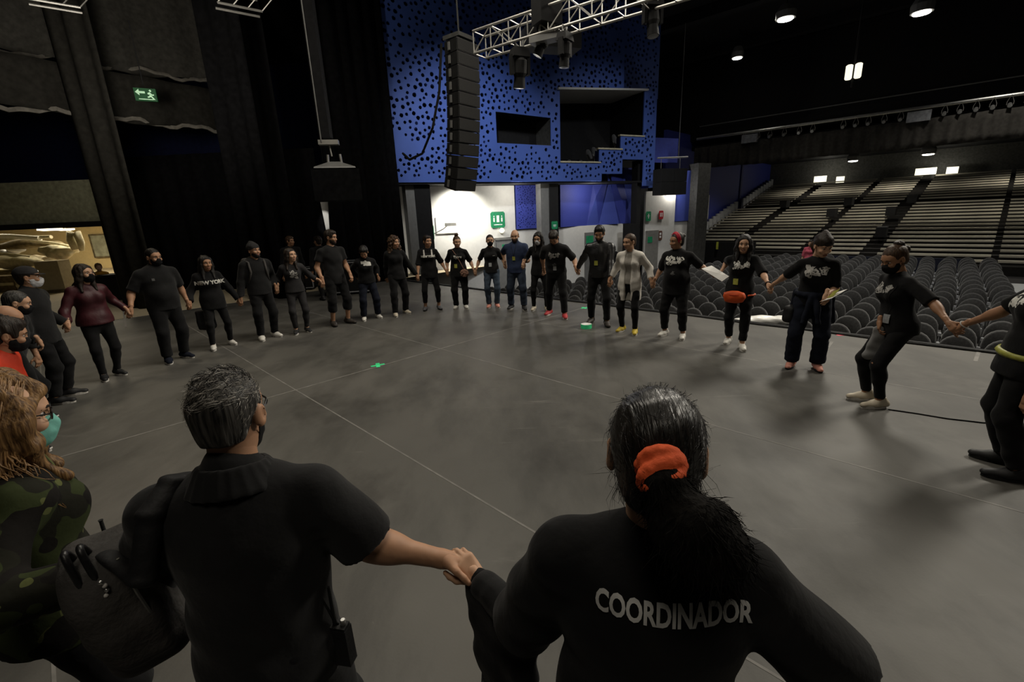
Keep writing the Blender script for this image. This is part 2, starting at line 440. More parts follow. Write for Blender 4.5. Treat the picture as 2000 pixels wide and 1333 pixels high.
def decal(name, surf, shape, org, ux, uy, m, parent, base, off=.003, back=.45):
    Vs, Fs = surf; t = BVHTree.FromPolygons([tuple(v) for v in Vs], [tuple(int(i) for i in f) for f in Fs])
    ux, uy = unit(ux), unit(uy); d = -np.cross(ux, uy); P = []; ok = []
    for a, b in shape[0]:
        p = np.array(org, float) + ux * a + uy * b - d * back
        hit, nr, _, _ = t.ray_cast(Vector(p), Vector(d), back * 2)
        ok.append(hit is not None); P.append(np.array(hit) + (np.array(nr) if nr @ Vector(d) < 0 else -np.array(nr)) * off - base if hit is not None else p - base)
    F = [f for f in shape[1] if all(ok[i] for i in f)]
    if not F: return None
    return link(name, to_mesh(name, P, F, m, True), parent)
def A3(*v): return np.array(v, float)
# ================================================================== the setting
Z3 = np.array([0, 0, 1.0])
_B = math.radians(45); nf = np.array([math.sin(_B), math.cos(_B), 0]); ef = np.array([math.cos(_B), -math.sin(_B), 0])
EDGE = 8.65
def FL(t, s, z=0.0): return ef * t + nf * s + Z3 * z
RF = frame(ef, nf, Z3)
fl = MB().box(FL(-6, 1.325, -.606), (20, 7.325, .6), RF).build('floor', 'seam_tape'); fl['kind'] = 'structure'
_s = [-6, -5.0, -2.7, -.4, 1.9, 4.2, 6.5, EDGE]
for i in range(len(_s) - 1):
    for a, b in ((-14.3, -5.85), (-5.85, 14)):
        g = .006
        MB().box(FL((a + b) / 2, (_s[i] + _s[i + 1]) / 2, -.003), ((b - a) / 2 - g, (_s[i + 1] - _s[i]) / 2 - g, .003), RF).build('vinyl_strip', 'stage_vinyl', fl)
for i in range(1, len(_s) - 1):
    MB().box(FL(-.15, _s[i], .0006), (14.15, .008, .0006), RF).build('seam_tape', 'seam_tape', fl)
MB().box(FL(-5.85, 1.3, .0012), (.013, 7.3, .0006), RF).build('seam_tape', 'seam_tape', fl)
MB().box(FL(-6, EDGE + .035, -.05), (20, .035, .07), RF).build('edge_trim', 'black_paint', fl)
MB().box(FL(-6, EDGE + .03, -.66), (20, .02, .54), RF).build('stage_front', 'black_drape', fl)
hf = MB().box(H(-4, 34, -1.25), (40, 25.5, .05), frame([*e2, 0], [*n2, 0], Z3)).build('floor_house', 'house_floor'); hf['kind'] = 'structure'
RH = frame([*e2, 0], [*n2, 0], Z3)
ce = MB().box(H(-4, 32, 10.6), (40, 24, .1), RH).build('ceiling', 'dark_ceiling'); ce['kind'] = 'structure'
for k in range(5):
    MB().box(H(-4, 12 + 5.5 * k, 10.25), (38, .25, .25), RH).build('ceiling_beam', 'dark_ceiling', ce)
wb = MB().box(H(-4, 58, 4.5), (40, .2, 6), RH).build('wall_back', 'dark_ceiling'); wb['kind'] = 'structure'
wr_ = MB().box(H(20, 30, 4.5), (.2, 28, 6), RH).build('wall_right', 'dark_ceiling'); wr_['kind'] = 'structure'

mm('dark_column', (.055, .055, .052), .7, .3)
# ---- house-left side wall (splayed), blue perforated panelling
WA = np.array([-3.55, 17.0]); WD = np.array([.896, .444]); WD /= np.linalg.norm(WD); WN = np.array([WD[1], -WD[0]])
def W(u, z, off=0.0): return np.array([*(WA + WD * u - WN * off), z])
RW = frame([*WD, 0], [*(-WN), 0], Z3)                     # columns: along wall, into wall, up
wl = MB().box(W(6, 4.7, 2.6), (7.6, .1, 6.0), RW).build('wall_left', 'black_paint'); wl['kind'] = 'structure'
outline = [(-.35, 3.3), (8.62, 3.3), (8.62, 3.6), (9.74, 3.6), (9.74, 4.2), (10.95, 4.2), (10.95, 3.08), (11.55, 3.08), (11.55, 7.0), (9.68, 7.02), (9.68, 10.5), (-.35, 10.5)]
win = [(3.68, 4.70), (3.68, 5.78), (6.08, 5.68), (6.08, 4.66)]
box_ = [(6.52, 4.03), (6.52, 6.72), (10.88, 7.0), (10.88, 5.14), (9.62, 5.14), (9.62, 4.58), (8.47, 4.58), (8.47, 4.03)]
def inside(p, poly):
    c = False; n = len(poly)
    for i in range(n):
        (x1, y1), (x2, y2) = poly[i], poly[(i + 1) % n]
        if (y1 > p[1]) != (y2 > p[1]) and p[0] < (x2 - x1) * (p[1] - y1) / (y2 - y1) + x1: c = not c
    return c
def perforated(outline, openings, rng, nclus, rmin=.045, rmax=.085, marg=.13):
    holes = []; grid = {}
    def okp(x, y, r):
        if not inside((x, y), outline) or any(inside((x, y), o) for o in openings): return False
        for poly in [outline] + openings:
            for i in range(len(poly)):
                a, b = np.array(poly[i]), np.array(poly[(i + 1) % len(poly)]); ab = b - a; p = np.array((x, y))
                t = np.clip((p - a) @ ab / (ab @ ab), 0, 1)
                if np.linalg.norm(p - a - t * ab) < r + .04: return False
        gx, gy = int(x / .25), int(y / .25)
        for i in (-1, 0, 1):
            for j in (-1, 0, 1):
                for (hx, hy, hr) in grid.get((gx + i, gy + j), ()):
                    if math.hypot(hx - x, hy - y) < hr + r + .028: return False
        return True
    xs = [p[0] for p in outline]; ys = [p[1] for p in outline]
    for _ in range(nclus):
        cx, cy = rng.uniform(min(xs), max(xs)), rng.uniform(min(ys), max(ys)); a0 = rng.uniform(0, 6.28)
        for k in range(rng.randint(3, 6)):
            r = rng.uniform(rmin, rmax); d = 0 if k == 0 else rng.uniform(.16, .24); a = a0 + k * 1.35
            x, y = cx + d * math.cos(a), cy + d * math.sin(a)
            if okp(x, y, r): holes.append((x, y, r)); grid.setdefault((int(x / .25), int(y / .25)), []).append((x, y, r))
    vs = []; es = []; own = []
    def loop(poly, idn):
        k = len(vs); vs.extend(Vector(p) for p in poly); own.extend([idn] * len(poly)); es.extend((k + i, k + (i + 1) % len(poly)) for i in range(len(poly)))
    loop(outline, -1)
    for o in openings: loop(o, -2)
    for hi, (x, y, r) in enumerate(holes):
        ph = rng.uniform(0, 6.28); loop([(x + r * (1 + .12 * math.sin(3 * i)) * math.cos(ph + 2 * PI * i / 7), y + r * math.sin(ph + 2 * PI * i / 7)) for i in range(7)], hi)
    r = delaunay_2d_cdt(vs, es, [], 1, 1e-6)
    V, Fo, orig = r[0], r[2], r[3]
    ow = [own[o[0]] if o else -9 for o in orig]; F = []
    for f in Fo:
        a = [ow[i] for i in f]
        if a[0] >= 0 and a[0] == a[1] == a[2]: continue
        c = sum((V[i] for i in f), Vector((0, 0))) / 3
        if not inside(c, outline) or any(inside(c, o) for o in openings): continue
        F.append(tuple(f))
    return [tuple(v) for v in V], F
def sheet(name, V2, F, at, th, m, parent=None):
    """a sheet with real thickness: front, back and the rims of every hole"""
    n = len(V2); edges = {}
    for f in F:
        for i in range(3): edges[(f[i], f[(i + 1) % 3])] = 1
    V = [at(u, z, 0) for u, z in V2] + [at(u, z, th) for u, z in V2]
    Fs = list(F) + [tuple(i + n for i in f[::-1]) for f in F] + [(a, b, b + n, a + n) for (a, b) in edges if (b, a) not in edges]
    me = to_mesh(name, V, Fs, m); return link(name, me, parent)
rng = random.Random(3)
pv, pf = perforated(outline, [win, box_], rng, 1150, .046, .078)
pp = sheet('wall_left_blue', pv, pf, W, .06, 'blue_panel'); pp['kind'] = 'structure'
bk = MB()
def back_panel(u0, u1, z0, z1, off=.30): bk.box(W((u0 + u1) / 2, (z0 + z1) / 2, off), ((u1 - u0) / 2, .03, (z1 - z0) / 2), RW)
back_panel(-.35, 3.6, 3.3, 10.5); back_panel(3.6, 6.15, 3.3, 4.62); back_panel(3.6, 6.15, 5.82, 10.5); back_panel(6.15, 6.5, 3.3, 10.5); back_panel(6.5, 9.7, 7.05, 10.5); back_panel(10.92, 11.55, 3.1, 7)
back_panel(6.5, 8.5, 3.3, 4.0); back_panel(8.5, 9.7, 3.6, 4.55); back_panel(9.65, 10.92, 4.2, 5.1)
bk.build('backing', 'hole_black', pp, kind='stuff')
pv, pf = perforated([(9.6, 7.0), (12.6, 7.0), (12.6, 10.5), (9.6, 10.5)], [], rng, 160, .046, .078)
p2 = sheet('wall_left_upper', pv, pf, lambda u, z, o: W(u, z, o + 1.0), .06, 'blue_panel'); p2['kind'] = 'structure'
MB().box(W(9.70, 8.76, .5), (.03, .5, 1.74), RW).build('panel_end', 'blue_panel', pp)
MB().box(W(5.6, 3.27, .95), (5.95, .9, .035), RW).build('soffit', 'black_paint', pp)
MB().box(W(11.58, 5.0, .5), (.03, .5, 2.0), RW).build('panel_end', 'blue_panel', pp)
# projection window recess
wn = tag(MB().box(W(4.88, 5.22, 1.2), (1.3, .03, .65), RW).build('window_1', 'black_paint'), kind='structure')
for c, h, m in (((4.88, 4.66, .62), (1.22, .6, .02), 'dark_column'), ((4.88, 5.78, .62), (1.22, .6, .02), 'black_paint'), ((3.66, 5.22, .62), (.02, .6, .56), 'black_paint'), ((6.10, 5.2, .62), (.02, .6, .52), 'dark_column')):
    MB().box(W(c[0], c[1], c[2]), h, RW).build('window_reveal', m, wn)
# balcony box: floor steps, soffit, rails, side and back
bal = tag(MB().box(W(8.7, 5.6, 2.4), (2.3, .05, 1.7), RW).build('trim_1', 'black_paint'), kind='structure')
MB().prism([(6.4, 6.70), (11.0, 6.99), (11.0, 7.06), (6.4, 6.78)], W(0, 0, -.12), [*WD, 0], Z3, np.array([*(-WN), 0]) * 2.5).build('soffit', 'white_wall', bal)
MB().box(W(6.47, 5.4, 1.2), (.03, 1.15, 1.4), RW).build('side_wall', 'black_paint', bal)
MB().box(W(10.93, 6.0, 1.2), (.03, 1.15, 1.0), RW).build('side_wall', 'black_paint', bal)
for (u0, u1, z) in ((6.5, 8.55, 4.03), (8.40, 9.72, 4.58), (9.55, 10.95, 5.14)):
    MB().box(W((u0 + u1) / 2, z + .03, .03), ((u1 - u0) / 2, .07, .03), RW).build('rail', 'canvas_pale', bal)
    MB().box(W((u0 + u1) / 2, z - .75, 1.1), ((u1 - u0) / 2 - .02, 1.0, .04), RW).build('step', 'black_paint', bal)
# lower wall, set back under the overhang
lw = tag(MB().box(W(2.4, 1.05, 1.25), (2.65, .04, 2.25), RW).build('wall_left_lower', 'white_wall'), kind='structure')
MB().box(W(8.4, .1, 1.25), (3.4, .04, 1.32), RW).build('plaster', 'white_wall', lw)
MB().box(W(1.85, 1.75, 1.19), (.45, .015, .32), RW).build('access_panel', 'white_wall', lw)
# folded acoustic panelling between the columns
pv, pf = perforated([(4.98, 1.44), (6.45, 1.44), (6.45, 3.28), (4.98, 3.28)], [], rng, 160, .018, .032)
q = sheet('acoustic_panel', pv, pf, lambda u, z, o: W(u, z, o + 1.12), .03, 'blue_facet', lw)
MB().box(W(5.7, 2.36, 1.19), (.74, .02, .92), RW).build('panel_backing', 'hole_black', lw)
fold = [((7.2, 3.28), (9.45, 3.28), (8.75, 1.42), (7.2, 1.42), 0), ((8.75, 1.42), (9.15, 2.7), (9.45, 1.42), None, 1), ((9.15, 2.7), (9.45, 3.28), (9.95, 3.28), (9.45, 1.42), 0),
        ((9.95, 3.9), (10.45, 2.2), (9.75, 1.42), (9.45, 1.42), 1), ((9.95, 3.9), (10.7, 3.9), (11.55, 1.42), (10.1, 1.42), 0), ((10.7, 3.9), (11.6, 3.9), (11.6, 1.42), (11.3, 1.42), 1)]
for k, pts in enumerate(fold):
    lit = pts[4]; P = [p for p in pts[:4] if p]  # facets marked lit get a lighter blue, so the light is painted
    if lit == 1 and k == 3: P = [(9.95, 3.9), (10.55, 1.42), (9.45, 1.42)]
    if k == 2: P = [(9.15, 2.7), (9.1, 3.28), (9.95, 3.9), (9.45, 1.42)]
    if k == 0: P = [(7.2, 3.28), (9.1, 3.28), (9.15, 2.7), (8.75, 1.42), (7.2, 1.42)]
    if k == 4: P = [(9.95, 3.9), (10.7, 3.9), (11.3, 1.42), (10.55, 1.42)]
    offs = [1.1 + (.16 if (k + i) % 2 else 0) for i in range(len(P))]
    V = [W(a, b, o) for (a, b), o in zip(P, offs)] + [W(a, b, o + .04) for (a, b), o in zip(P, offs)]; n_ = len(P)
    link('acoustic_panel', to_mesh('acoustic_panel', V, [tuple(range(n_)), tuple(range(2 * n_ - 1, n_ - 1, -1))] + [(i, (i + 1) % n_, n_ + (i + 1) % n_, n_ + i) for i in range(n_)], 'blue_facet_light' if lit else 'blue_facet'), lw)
MB().box(W(9.6, 2.6, 1.42), (2.5, .04, 1.4), RW).build('panel_backing', 'blue_dark', lw)
# columns under the overhang
def column(name, u0, u1, z0, z1, off, m, dep=.3):
    return tag(MB().box(W((u0 + u1) / 2, (z0 + z1) / 2, off), ((u1 - u0) / 2, dep, (z1 - z0) / 2), RW).build(name, m), kind='structure')
column('trim_2', .08, .40, -1.2, 3.28, .55, 'grey_metal', .25); column('trim_3', .40, .98, -1.2, 3.28, .5, 'black_paint', .25)
column('trim_4', 5.72, 6.12, -1.2, 3.28, .5, 'grey_metal', .2); column('trim_5', 6.12, 6.55, -1.2, 3.28, .5, 'black_paint', .25)
column('trim_6', 10.45, 11.05, -1.2, 1.42, .45, 'black_paint', .25); column('trim_7', 10.86, 11.1, 1.42, 4.2, .45, 'black_paint', .2)
# walls further down the side of the house
w2 = tag(MB().box(W(12.4, .8, .35), (.95, .05, 2.05), RW).build('wall_left_passage', 'white_wall'), kind='structure')
w3 = tag(MB().box(W(14.1, .1, .55), (.9, .05, 1.32), RW).build('wall_left_rear', 'white_wall'), kind='structure')
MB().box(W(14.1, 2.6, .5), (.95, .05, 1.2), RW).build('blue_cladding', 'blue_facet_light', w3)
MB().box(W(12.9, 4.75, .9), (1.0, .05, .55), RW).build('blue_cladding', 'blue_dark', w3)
column('trim_8', 14.45, 15.3, -1.2, 4.1, .3, 'dark_column', .3)
w4 = tag(MB().box(H(-12.75, 38, 2.6), (.1, 11.0, 3.8), RH).build('wall_left_bleacher', 'blue_facet'), kind='structure')
MB().box(H(-12.62, 40.5, 2.6), (.06, .18, 3.8), RH).build('panel_joint', 'blue_dark', w4)
_p = JS(1374, 405, 29.5); MB().box(_p, (.3, .06, .7), RH).build('panel_end', 'white_wall', w4)
# doors in the lower wall
d1 = tag(MB().box(W(4.38, -.05, 1.19), (.46, .03, 1.15), RW).build('door_1', 'grey_metal'), kind='structure')
for a, b, c_, d_ in ((0, 1.13, .52, .05), (-.49, 0, .04, 1.15), (.49, 0, .04, 1.15)): MB().box(W(4.38 + a, -.05 + b, 1.17), (c_, .04, d_), RW).build('door_frame', 'pale_metal', d1)
MB().box(W(4.45, .72, 1.15), (.2, .01, .12), RW).build('door_sign', 'sign_green', d1)
d2 = tag(MB().box(W(9.05, -.05, 1.19), (.46, .03, 1.15), RW).build('door_2', 'grey_metal'), kind='structure')
MB().box(W(8.85, .75, 1.15), (.2, .01, .2), RW).build('door_sign', 'sign_green', d2)
d3 = tag(MB().box(W(11.9, -.05, .28), (.4, .03, 1.1), RW).build('door_3', 'pale_metal'), kind='structure')
MB().box(W(11.75, .62, .24), (.14, .01, .14), RW).build('door_sign', 'sign_green', d3)

def wall_sign(name, u, z, off, w_, h_, m, label, figs):
    t = thing(name, W(u, z, off), label, 'sign'); b = W(u, z, off)
    MB().prism([(-w_, -h_ * .8), (-w_ * .8, -h_), (w_ * .8, -h_), (w_, -h_ * .8), (w_, h_ * .8), (w_ * .8, h_), (-w_ * .8, h_), (-w_, h_ * .8)], W(u, z, off) - b, [*WD, 0], Z3, np.array([*(-WN), 0]) * .02).build('plate', m, t)
    for poly in figs:
        MB().prism([(x * w_, y * h_) for x, y in poly], np.array([*WN, 0]) * .004, [*WD, 0], Z3, np.array([*(-WN), 0]) * .004).build('symbol', 'sign_white', t)
    return t
def R_(x0, y0, x1, y1): return [(x0, y0), (x1, y0), (x1, y1), (x0, y1)]
def stick(cx): return [R_(cx - .10, -.25, cx + .10, .25), R_(cx - .06, .32, cx + .06, .52)]
wall_sign('exit_sign', 4.12, 1.87, 1.17, .33, .33, 'sign_green', 'square green sign with white figures high on the white wall', stick(-.55) + stick(.55) + [R_(-.18, -.3, .18, .55), R_(-.6, -.66, .6, -.56)])
wall_sign('exit_sign', 6.33, 1.55, .21, .15, .16, 'sign_green', 'round green sign on the black column beside the blue panelling', [R_(-.5, -.1, .5, .12), R_(-.4, -.4, .4, -.28)])
wall_sign('exit_sign', 11.62, 1.72, .26, .15, .22, 'sign_green', 'green sign on the white wall right of the last black column', [R_(-.5, .0, .5, .15), R_(-.2, -.5, .2, .5)])
wall_sign('fire_sign', 12.42, 1.75, .26, .14, .2, 'sign_red', 'small red safety sign on the white wall', [R_(-.55, -.4, -.15, .5), R_(.15, -.4, .55, .5)])
wall_sign('poster', 12.42, .78, .26, .12, .22, 'sign_brown', 'small brown framed notice on the white wall below the red sign', [R_(-.45, -.5, .45, -.1), R_(-.45, .1, .45, .6)])
wall_sign('poster', 1.13, 1.5, 1.17, .16, .3, 'sign_dim_green', 'narrow green sign half hidden behind the first black column', [R_(-.5, -.1, .5, .1)])
t = thing('security_camera', W(1.75, 1.75, 1.1), 'white wall camera on an angled bracket on the white wall', 'camera'); b = W(1.75, 1.75, 1.1)
MB().tube([W(1.3, 1.45, 1.18) - b, W(1.6, 1.62, .9) - b, W(1.75, 1.75, .8) - b], .018, 6).build('bracket', 'pale_metal', t)
MB().box(W(1.85, 1.78, .75) - b, (.22, .06, .06), RW @ rotz(.1)).build('housing', 'pale_metal', t)
t = thing('wall_lamp', W(4.25, 1.42, 1.1), 'round wall lamp lit above the green door', 'lamp'); b = W(4.25, 1.42, 1.1)
MB().ball((0, 0, 0), (.11, .09, .11)).build('globe', 'lamp_dim', t, True); MB().box(np.array([*(-WN), 0]) * .06, (.06, .03, .08), RW).build('base', 'pale_metal', t)
t = thing('downlight', W(2.5, 3.2, .72), 'downlight under the overhang that floods the white wall', 'lamp')
MB().lathe([(.09, 0), (.11, .02), (.11, .06), (.05, .07)], (0, 0, 0)).build('housing', 'grey_metal', t)
light('wall_flood', 'SPOT', W(2.45, 3.12, .45), 700, (1, .96, .85), W(2.45, .6, 1.6), .10, 140, 1)
for u in (4.6, 8.3, 13.0): light('passage_fill', 'POINT', W(u, 2.9, .1), 60, (1, .95, .85), None, .1)  # unseen lamps added to lighten the white wall overall

# hanging black screen box beyond the balcony
t = thing('flown_speaker', JS(1308, 356, 20.5), 'black square speaker cluster hung before the white and blue wall', 'speaker'); b = JS(1308, 356, 20.5)
rx = unit([1, .35, 0]); Rs = frame(rx, unit(np.cross(Z3, rx)), Z3)
for i in range(2):
    for j in range(2): MB().box(Rs @ np.array([(i - .5) * .68, 0, (j - .5) * .55]), (.335, .3, .27), Rs).build('cabinet', 'black_paint', t)
MB().tube([Rs @ np.array([-.7, 0, 1.0]), Rs @ np.array([.9, 0, 1.05])], .04, 6).build('bar', 'grey_metal', t)
for x in (-.5, .5): MB().tube([Rs @ np.array([x, 0, .5]), Rs @ np.array([x, 0, 1.0])], .015, 5).build('sling', 'grey_metal', t)
MB().tube([Rs @ np.array([.4, 0, 1.03]), Rs @ np.array([.4, 0, 6.2])], .012, 5).build('cable', 'grey_metal', t)

# ---- rear balcony front: pipe, lamps, valance
bf = tag(MB().box(H(-1, 30.6, 8.2), (16, .3, 2.2), RH).build('wall_balcony_front', 'black_paint'), kind='structure')
MB().box(H(-1, 40, 5.6), (16, 9.4, .12), RH).build('balcony_ceiling', 'dark_ceiling', bf)
rail = tag(MB().tube([H(-12, 29.7, 6.02), H(14, 29.7, 6.02)], .07, 8).build('rail', 'alu'), 'long pale pipe running across the hall above the black valance', 'pipe')
rail2 = tag(MB().tube([H(-12, 30.0, 6.75), H(14, 30.0, 6.75)], .03, 6).build('cable_tray', 'grey_metal'), 'thin upper pipe across the hall above the pale pipe', 'pipe')
# pleated valance
def pleats(p0, p1, z0, z1, amp, per, m, name, parent=None, th=.02, sag=0, rows=4, seed=0):
    p0, p1 = np.array(p0[:2], float), np.array(p1[:2], float); L = np.linalg.norm(p1 - p0); dr = (p1 - p0) / L; nr = np.array([-dr[1], dr[0]])
    n = max(int(L / per * 8), 8); rs = random.Random(seed); ph = [rs.uniform(0, 6.3) for _ in range(3)]; V = []
    for j in range(rows + 1):
        for i in range(n + 1):
            x = L * i / n; a = amp * (math.sin(2 * PI * x / per + ph[0]) + .5 * math.sin(2 * PI * x / per * .43 + ph[1])) * (.6 + .4 * (1 - j / rows))
            q = p0 + dr * x + nr * a; zz = z0 + (z1 - z0) * j / rows
            if j == 0: zz += sag * (math.sin(x * 1.1 + ph[2]) + .4 * math.sin(x * 3.1))
            V.append((q[0], q[1], zz))
    F = [(j * (n + 1) + i, j * (n + 1) + i + 1, (j + 1) * (n + 1) + i + 1, (j + 1) * (n + 1) + i) for j in range(rows) for i in range(n)]
    o = link(name, to_mesh(name, V, F, m, True), parent)
    md = o.modifiers.new('thick', 'SOLIDIFY'); md.thickness = th
    return o
mm('valance_cloth', (.060, .056, .050), 1, .08, var=.2)
tag(pleats(H(-12, 29.5), H(14, 29.5), 4.28, 5.5, .09, .55, 'valance_cloth', 'valance', sag=.02, seed=2), 'black pleated valance hung along the front of the rear balcony', 'curtain')
lampx = [-9.2, -8.5, -7.9, -7.2, -6.5, -5.9, -4.6, -4.1, -3.6, -3.0, -2.4, -.9, -.4, .1, .6, 1.1, 1.6, 2.1, 3.6, 4.2]
_lamp0 = None
for i, tx in enumerate(lampx):
    p = H(tx, 29.45, 5.62)
    if _lamp0 is None:
        t = thing('stage_lantern', p, 'small stage lantern on the pale pipe across the hall, leftmost of all', 'stage light', 'lanterns along the balcony pipe')
        d = np.array([*(-n2), -.35]); d = unit(d); x_ = np.array([*e2, 0]); Rl = frame(x_, np.cross(d, x_), d)
        b1 = MB().lathe([(.06, -.14), (.075, -.06), (.075, .14), (.085, .16)], (0, 0, 0), Rl, 10).build('barrel', 'grey_metal', t)
        b2 = MB().lathe([(.07, .162), (.03, .164)], (0, 0, 0), Rl, 10).build('lens', 'alu', t)
        b3 = MB().tube([x_ * .10, x_ * .10 + Z3 * .12, Z3 * .40, -x_ * .10 + Z3 * .12, -x_ * .10], .012, 5).build('yoke', 'pale_metal', t)
        _lamp0 = (t, (b1, b2, b3))
    else:
        t = _lamp0[0].copy(); C.objects.link(t); t.location = p; t['label'] = 'small stage lantern on the pale pipe across the hall, %d%s from the left' % (i + 1, {2: 'nd', 3: 'rd'}.get(i + 1, 'th'))
        for c_ in _lamp0[1]: q = c_.copy(); C.objects.link(q); q.parent = t
for k, (tx, wd) in enumerate(((-1.75, .42), (3.0, .45), (-8.9, .4))):
    tag(MB().box(H(tx, 29.4, 5.62), (wd, .12, .22), RH).build('control_box', 'bench_end'), ['grey equipment panel on the pipe between lanterns, near the middle', 'grey equipment panel on the pipe, the one farthest right', 'grey equipment panel on the pipe, the one farthest left'][k], 'panel')

# ---- bleachers at the back of the hall
bl = thing('bleachers', H(0, 27.5, -1.2), 'banked bleacher seating with pale rows across the back of the hall', 'bleachers'); bb = H(0, 27.5, -1.2)
NR, PITCHR, RISE, Z0, S0 = 27, .72, .158, -.62, 27.4
def row(i):
    s = S0 + PITCHR * i + (1.1 if i >= 16 else 0); z = Z0 + RISE * i + (.10 if i >= 16 else 0); return s, z
rb = MB()
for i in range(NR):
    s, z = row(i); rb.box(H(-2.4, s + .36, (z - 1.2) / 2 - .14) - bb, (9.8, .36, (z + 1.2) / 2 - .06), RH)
rb.build('stepped_deck', 'riser_shade', bl)
_bm = MB().box((0, 0, 0), (.5, .115, .022)).box((0, -.10, -.035), (.5, .018, .03)).build('bench', 'bench_wood', bl)
bench_me = _bm.data; bpy.data.objects.remove(_bm)
_ep = MB().box((0, 0, 0), (.06, .33, .42)).build('end_panel', 'bench_end', bl); ep_me = _ep.data; bpy.data.objects.remove(_ep)
EANG = math.atan2(e2[1], e2[0])
for i in range(NR):
    s, z = row(i); sp = .055 * (s - 30)
    cuts = [(-12.1, -12.1), (-9.25 + sp - .30, -9.25 + sp + .30), (-5.4 + sp - .2, -5.4 + sp + .2), (-2.4 + sp - .5, -2.4 + sp + .2), (1.75 + sp - .12, 1.75 + sp + .12), (7.0, 7.0)]
    for j in range(5):
        a, b = cuts[j][1], cuts[j + 1][0]
        if i < 2 and j == 1: continue
        o = link('bench', bench_me, bl); o.location = [float(v) for v in (H((a + b) / 2, s + .14, z + .02) - bb)]; o.rotation_euler = (0, 0, EANG); o.scale = (b - a, 1, 1)
    o = link('end_panel', ep_me, bl); o.location = [float(v) for v in (H(-12.22, s + .3, z + .15) - bb)]; o.rotation_euler = (0, 0, EANG)
for k, (tx, s_) in enumerate(((-2.5, 31), (-1.9, 38.6), (-2.55, 35), (-9.0, 39), (-5.1, 38.6), (-5.4, 35))):
    ii = min(range(NR), key=lambda q_: abs(row(q_)[0] - s_))
    MB().box(H(tx, s_, row(ii)[1] + .25) - bb, (.22, .5, .25), RH).build('aisle_rail', 'black_paint', bl)
fr_ = MB().box(H(-1.6, 27.0, -.85), (2.6, .06, .35), RH).build('barrier', mm('barrier_navy', (.016, .019, .034), .8, .2)); tag(fr_, 'dark low barrier in front of the middle of the bleachers', 'barrier')
_p = JS(1418, 481, 26.9); tag(MB().box([_p[0], _p[1], (-1.2 + _p[2] + .22) / 2], (1.5, .06, (_p[2] + 1.42) / 2), RH).build('barrier', 'black_paint'), 'black low barrier with two yellow marks before the left bleacher block', 'barrier')
mm('lime', (.45, .5, .06), .6)
for px in (1374, 1401):
    _p = JS(px, 480, 26.75); tag(MB().box([_p[0], _p[1], _p[2]], (.05, .04, .2), RH).build('marker', 'lime'), 'thin yellow marker strip at the foot of the bleachers, ' + ('left of the pair' if px < 1390 else 'right of the pair'), 'marker')
for k, (px, py, hw_) in enumerate(((1602, 350, .45), (1641, 351, .28), (1808, 335, .60), (1860, 333, .32))):
    o = MB().box(JS(px, py, 47.6), (hw_, .04, .24), RH).build('lit_window', 'lamp_dim')
    tag(o, ['lit doorway above the left aisle, left pane', 'lit doorway above the left aisle, right pane', 'wide lit doorway above the middle aisle', 'narrow lit doorway right of the wide one above the middle aisle'][k], 'lit doorway')
tag(MB().box(H(-2.5, 48.6, 3.0), (10.4, .1, 3.6), RH).build('wall_bleacher_back', mm('back_wall', (.09, .09, .085), .9, .2)), kind='structure')
for px in (1618, 1836): light('doorway_lamp', 'POINT', JS(px, 330, 47.0), 30, (1, .95, .8), None, .1)

# ---- ceiling lamps
def ceiling_lamp(px, py, s, r, m, label, name='ceiling_lamp'):
    p = JS(px, py, s); t = thing(name, p, label, 'ceiling light')
    MB().lathe([(r * 1.25, 0), (r * 1.3, .25), (r * .8, .5)], (0, 0, .02), None, 16).build('can', 'grey_metal', t)
    MB().lathe([(r, 0), (r * .95, -.03), (r * .5, -.05)], (0, 0, .01), None, 16).build('lens', m, t)
    MB().tube([(0, 0, .5), (0, 0, max(.6, 10.5 - p[2]) if name == 'ceiling_lamp' else .8)], .02, 5).build('stem', 'black_paint', t)
ceiling_lamp(1534, 38, 24, .30, 'lamp_white', 'bright ceiling downlight, the largest and left of the upper two')
ceiling_lamp(1800, 26, 24, .27, 'lamp_white', 'bright ceiling downlight nearest the upper right corner')
ceiling_lamp(1243, 117, 24, .25, 'lamp_white', 'bright ceiling downlight just above the blue balcony box')
ceiling_lamp(1440, 114, 27, .22, 'lamp_white', 'smaller ceiling downlight between the balcony box and the hanging fixture')
ceiling_lamp(1666, 315, 36, .24, 'lamp_white', 'small downlight under the rear balcony above the left aisle', 'soffit_lamp')
ceiling_lamp(1813, 302, 36, .26, 'lamp_white', 'small downlight under the rear balcony above the right aisle', 'soffit_lamp')
p = JS(1667, 140, 24); t = thing('pendant_lamp', p, 'hanging twin-tube lamp glowing in the dark of the hall', 'pendant light')
for x in (-.15, .15): MB().lathe([(.09, -.26), (.12, -.22), (.12, .24), (.08, .27)], np.array([*e2, 0]) * x, None, 10).build('tube', 'lamp_dim', t)
MB().tube([(0, 0, -.55), (0, 0, 3.9)], .03, 6).build('stem', 'black_paint', t)

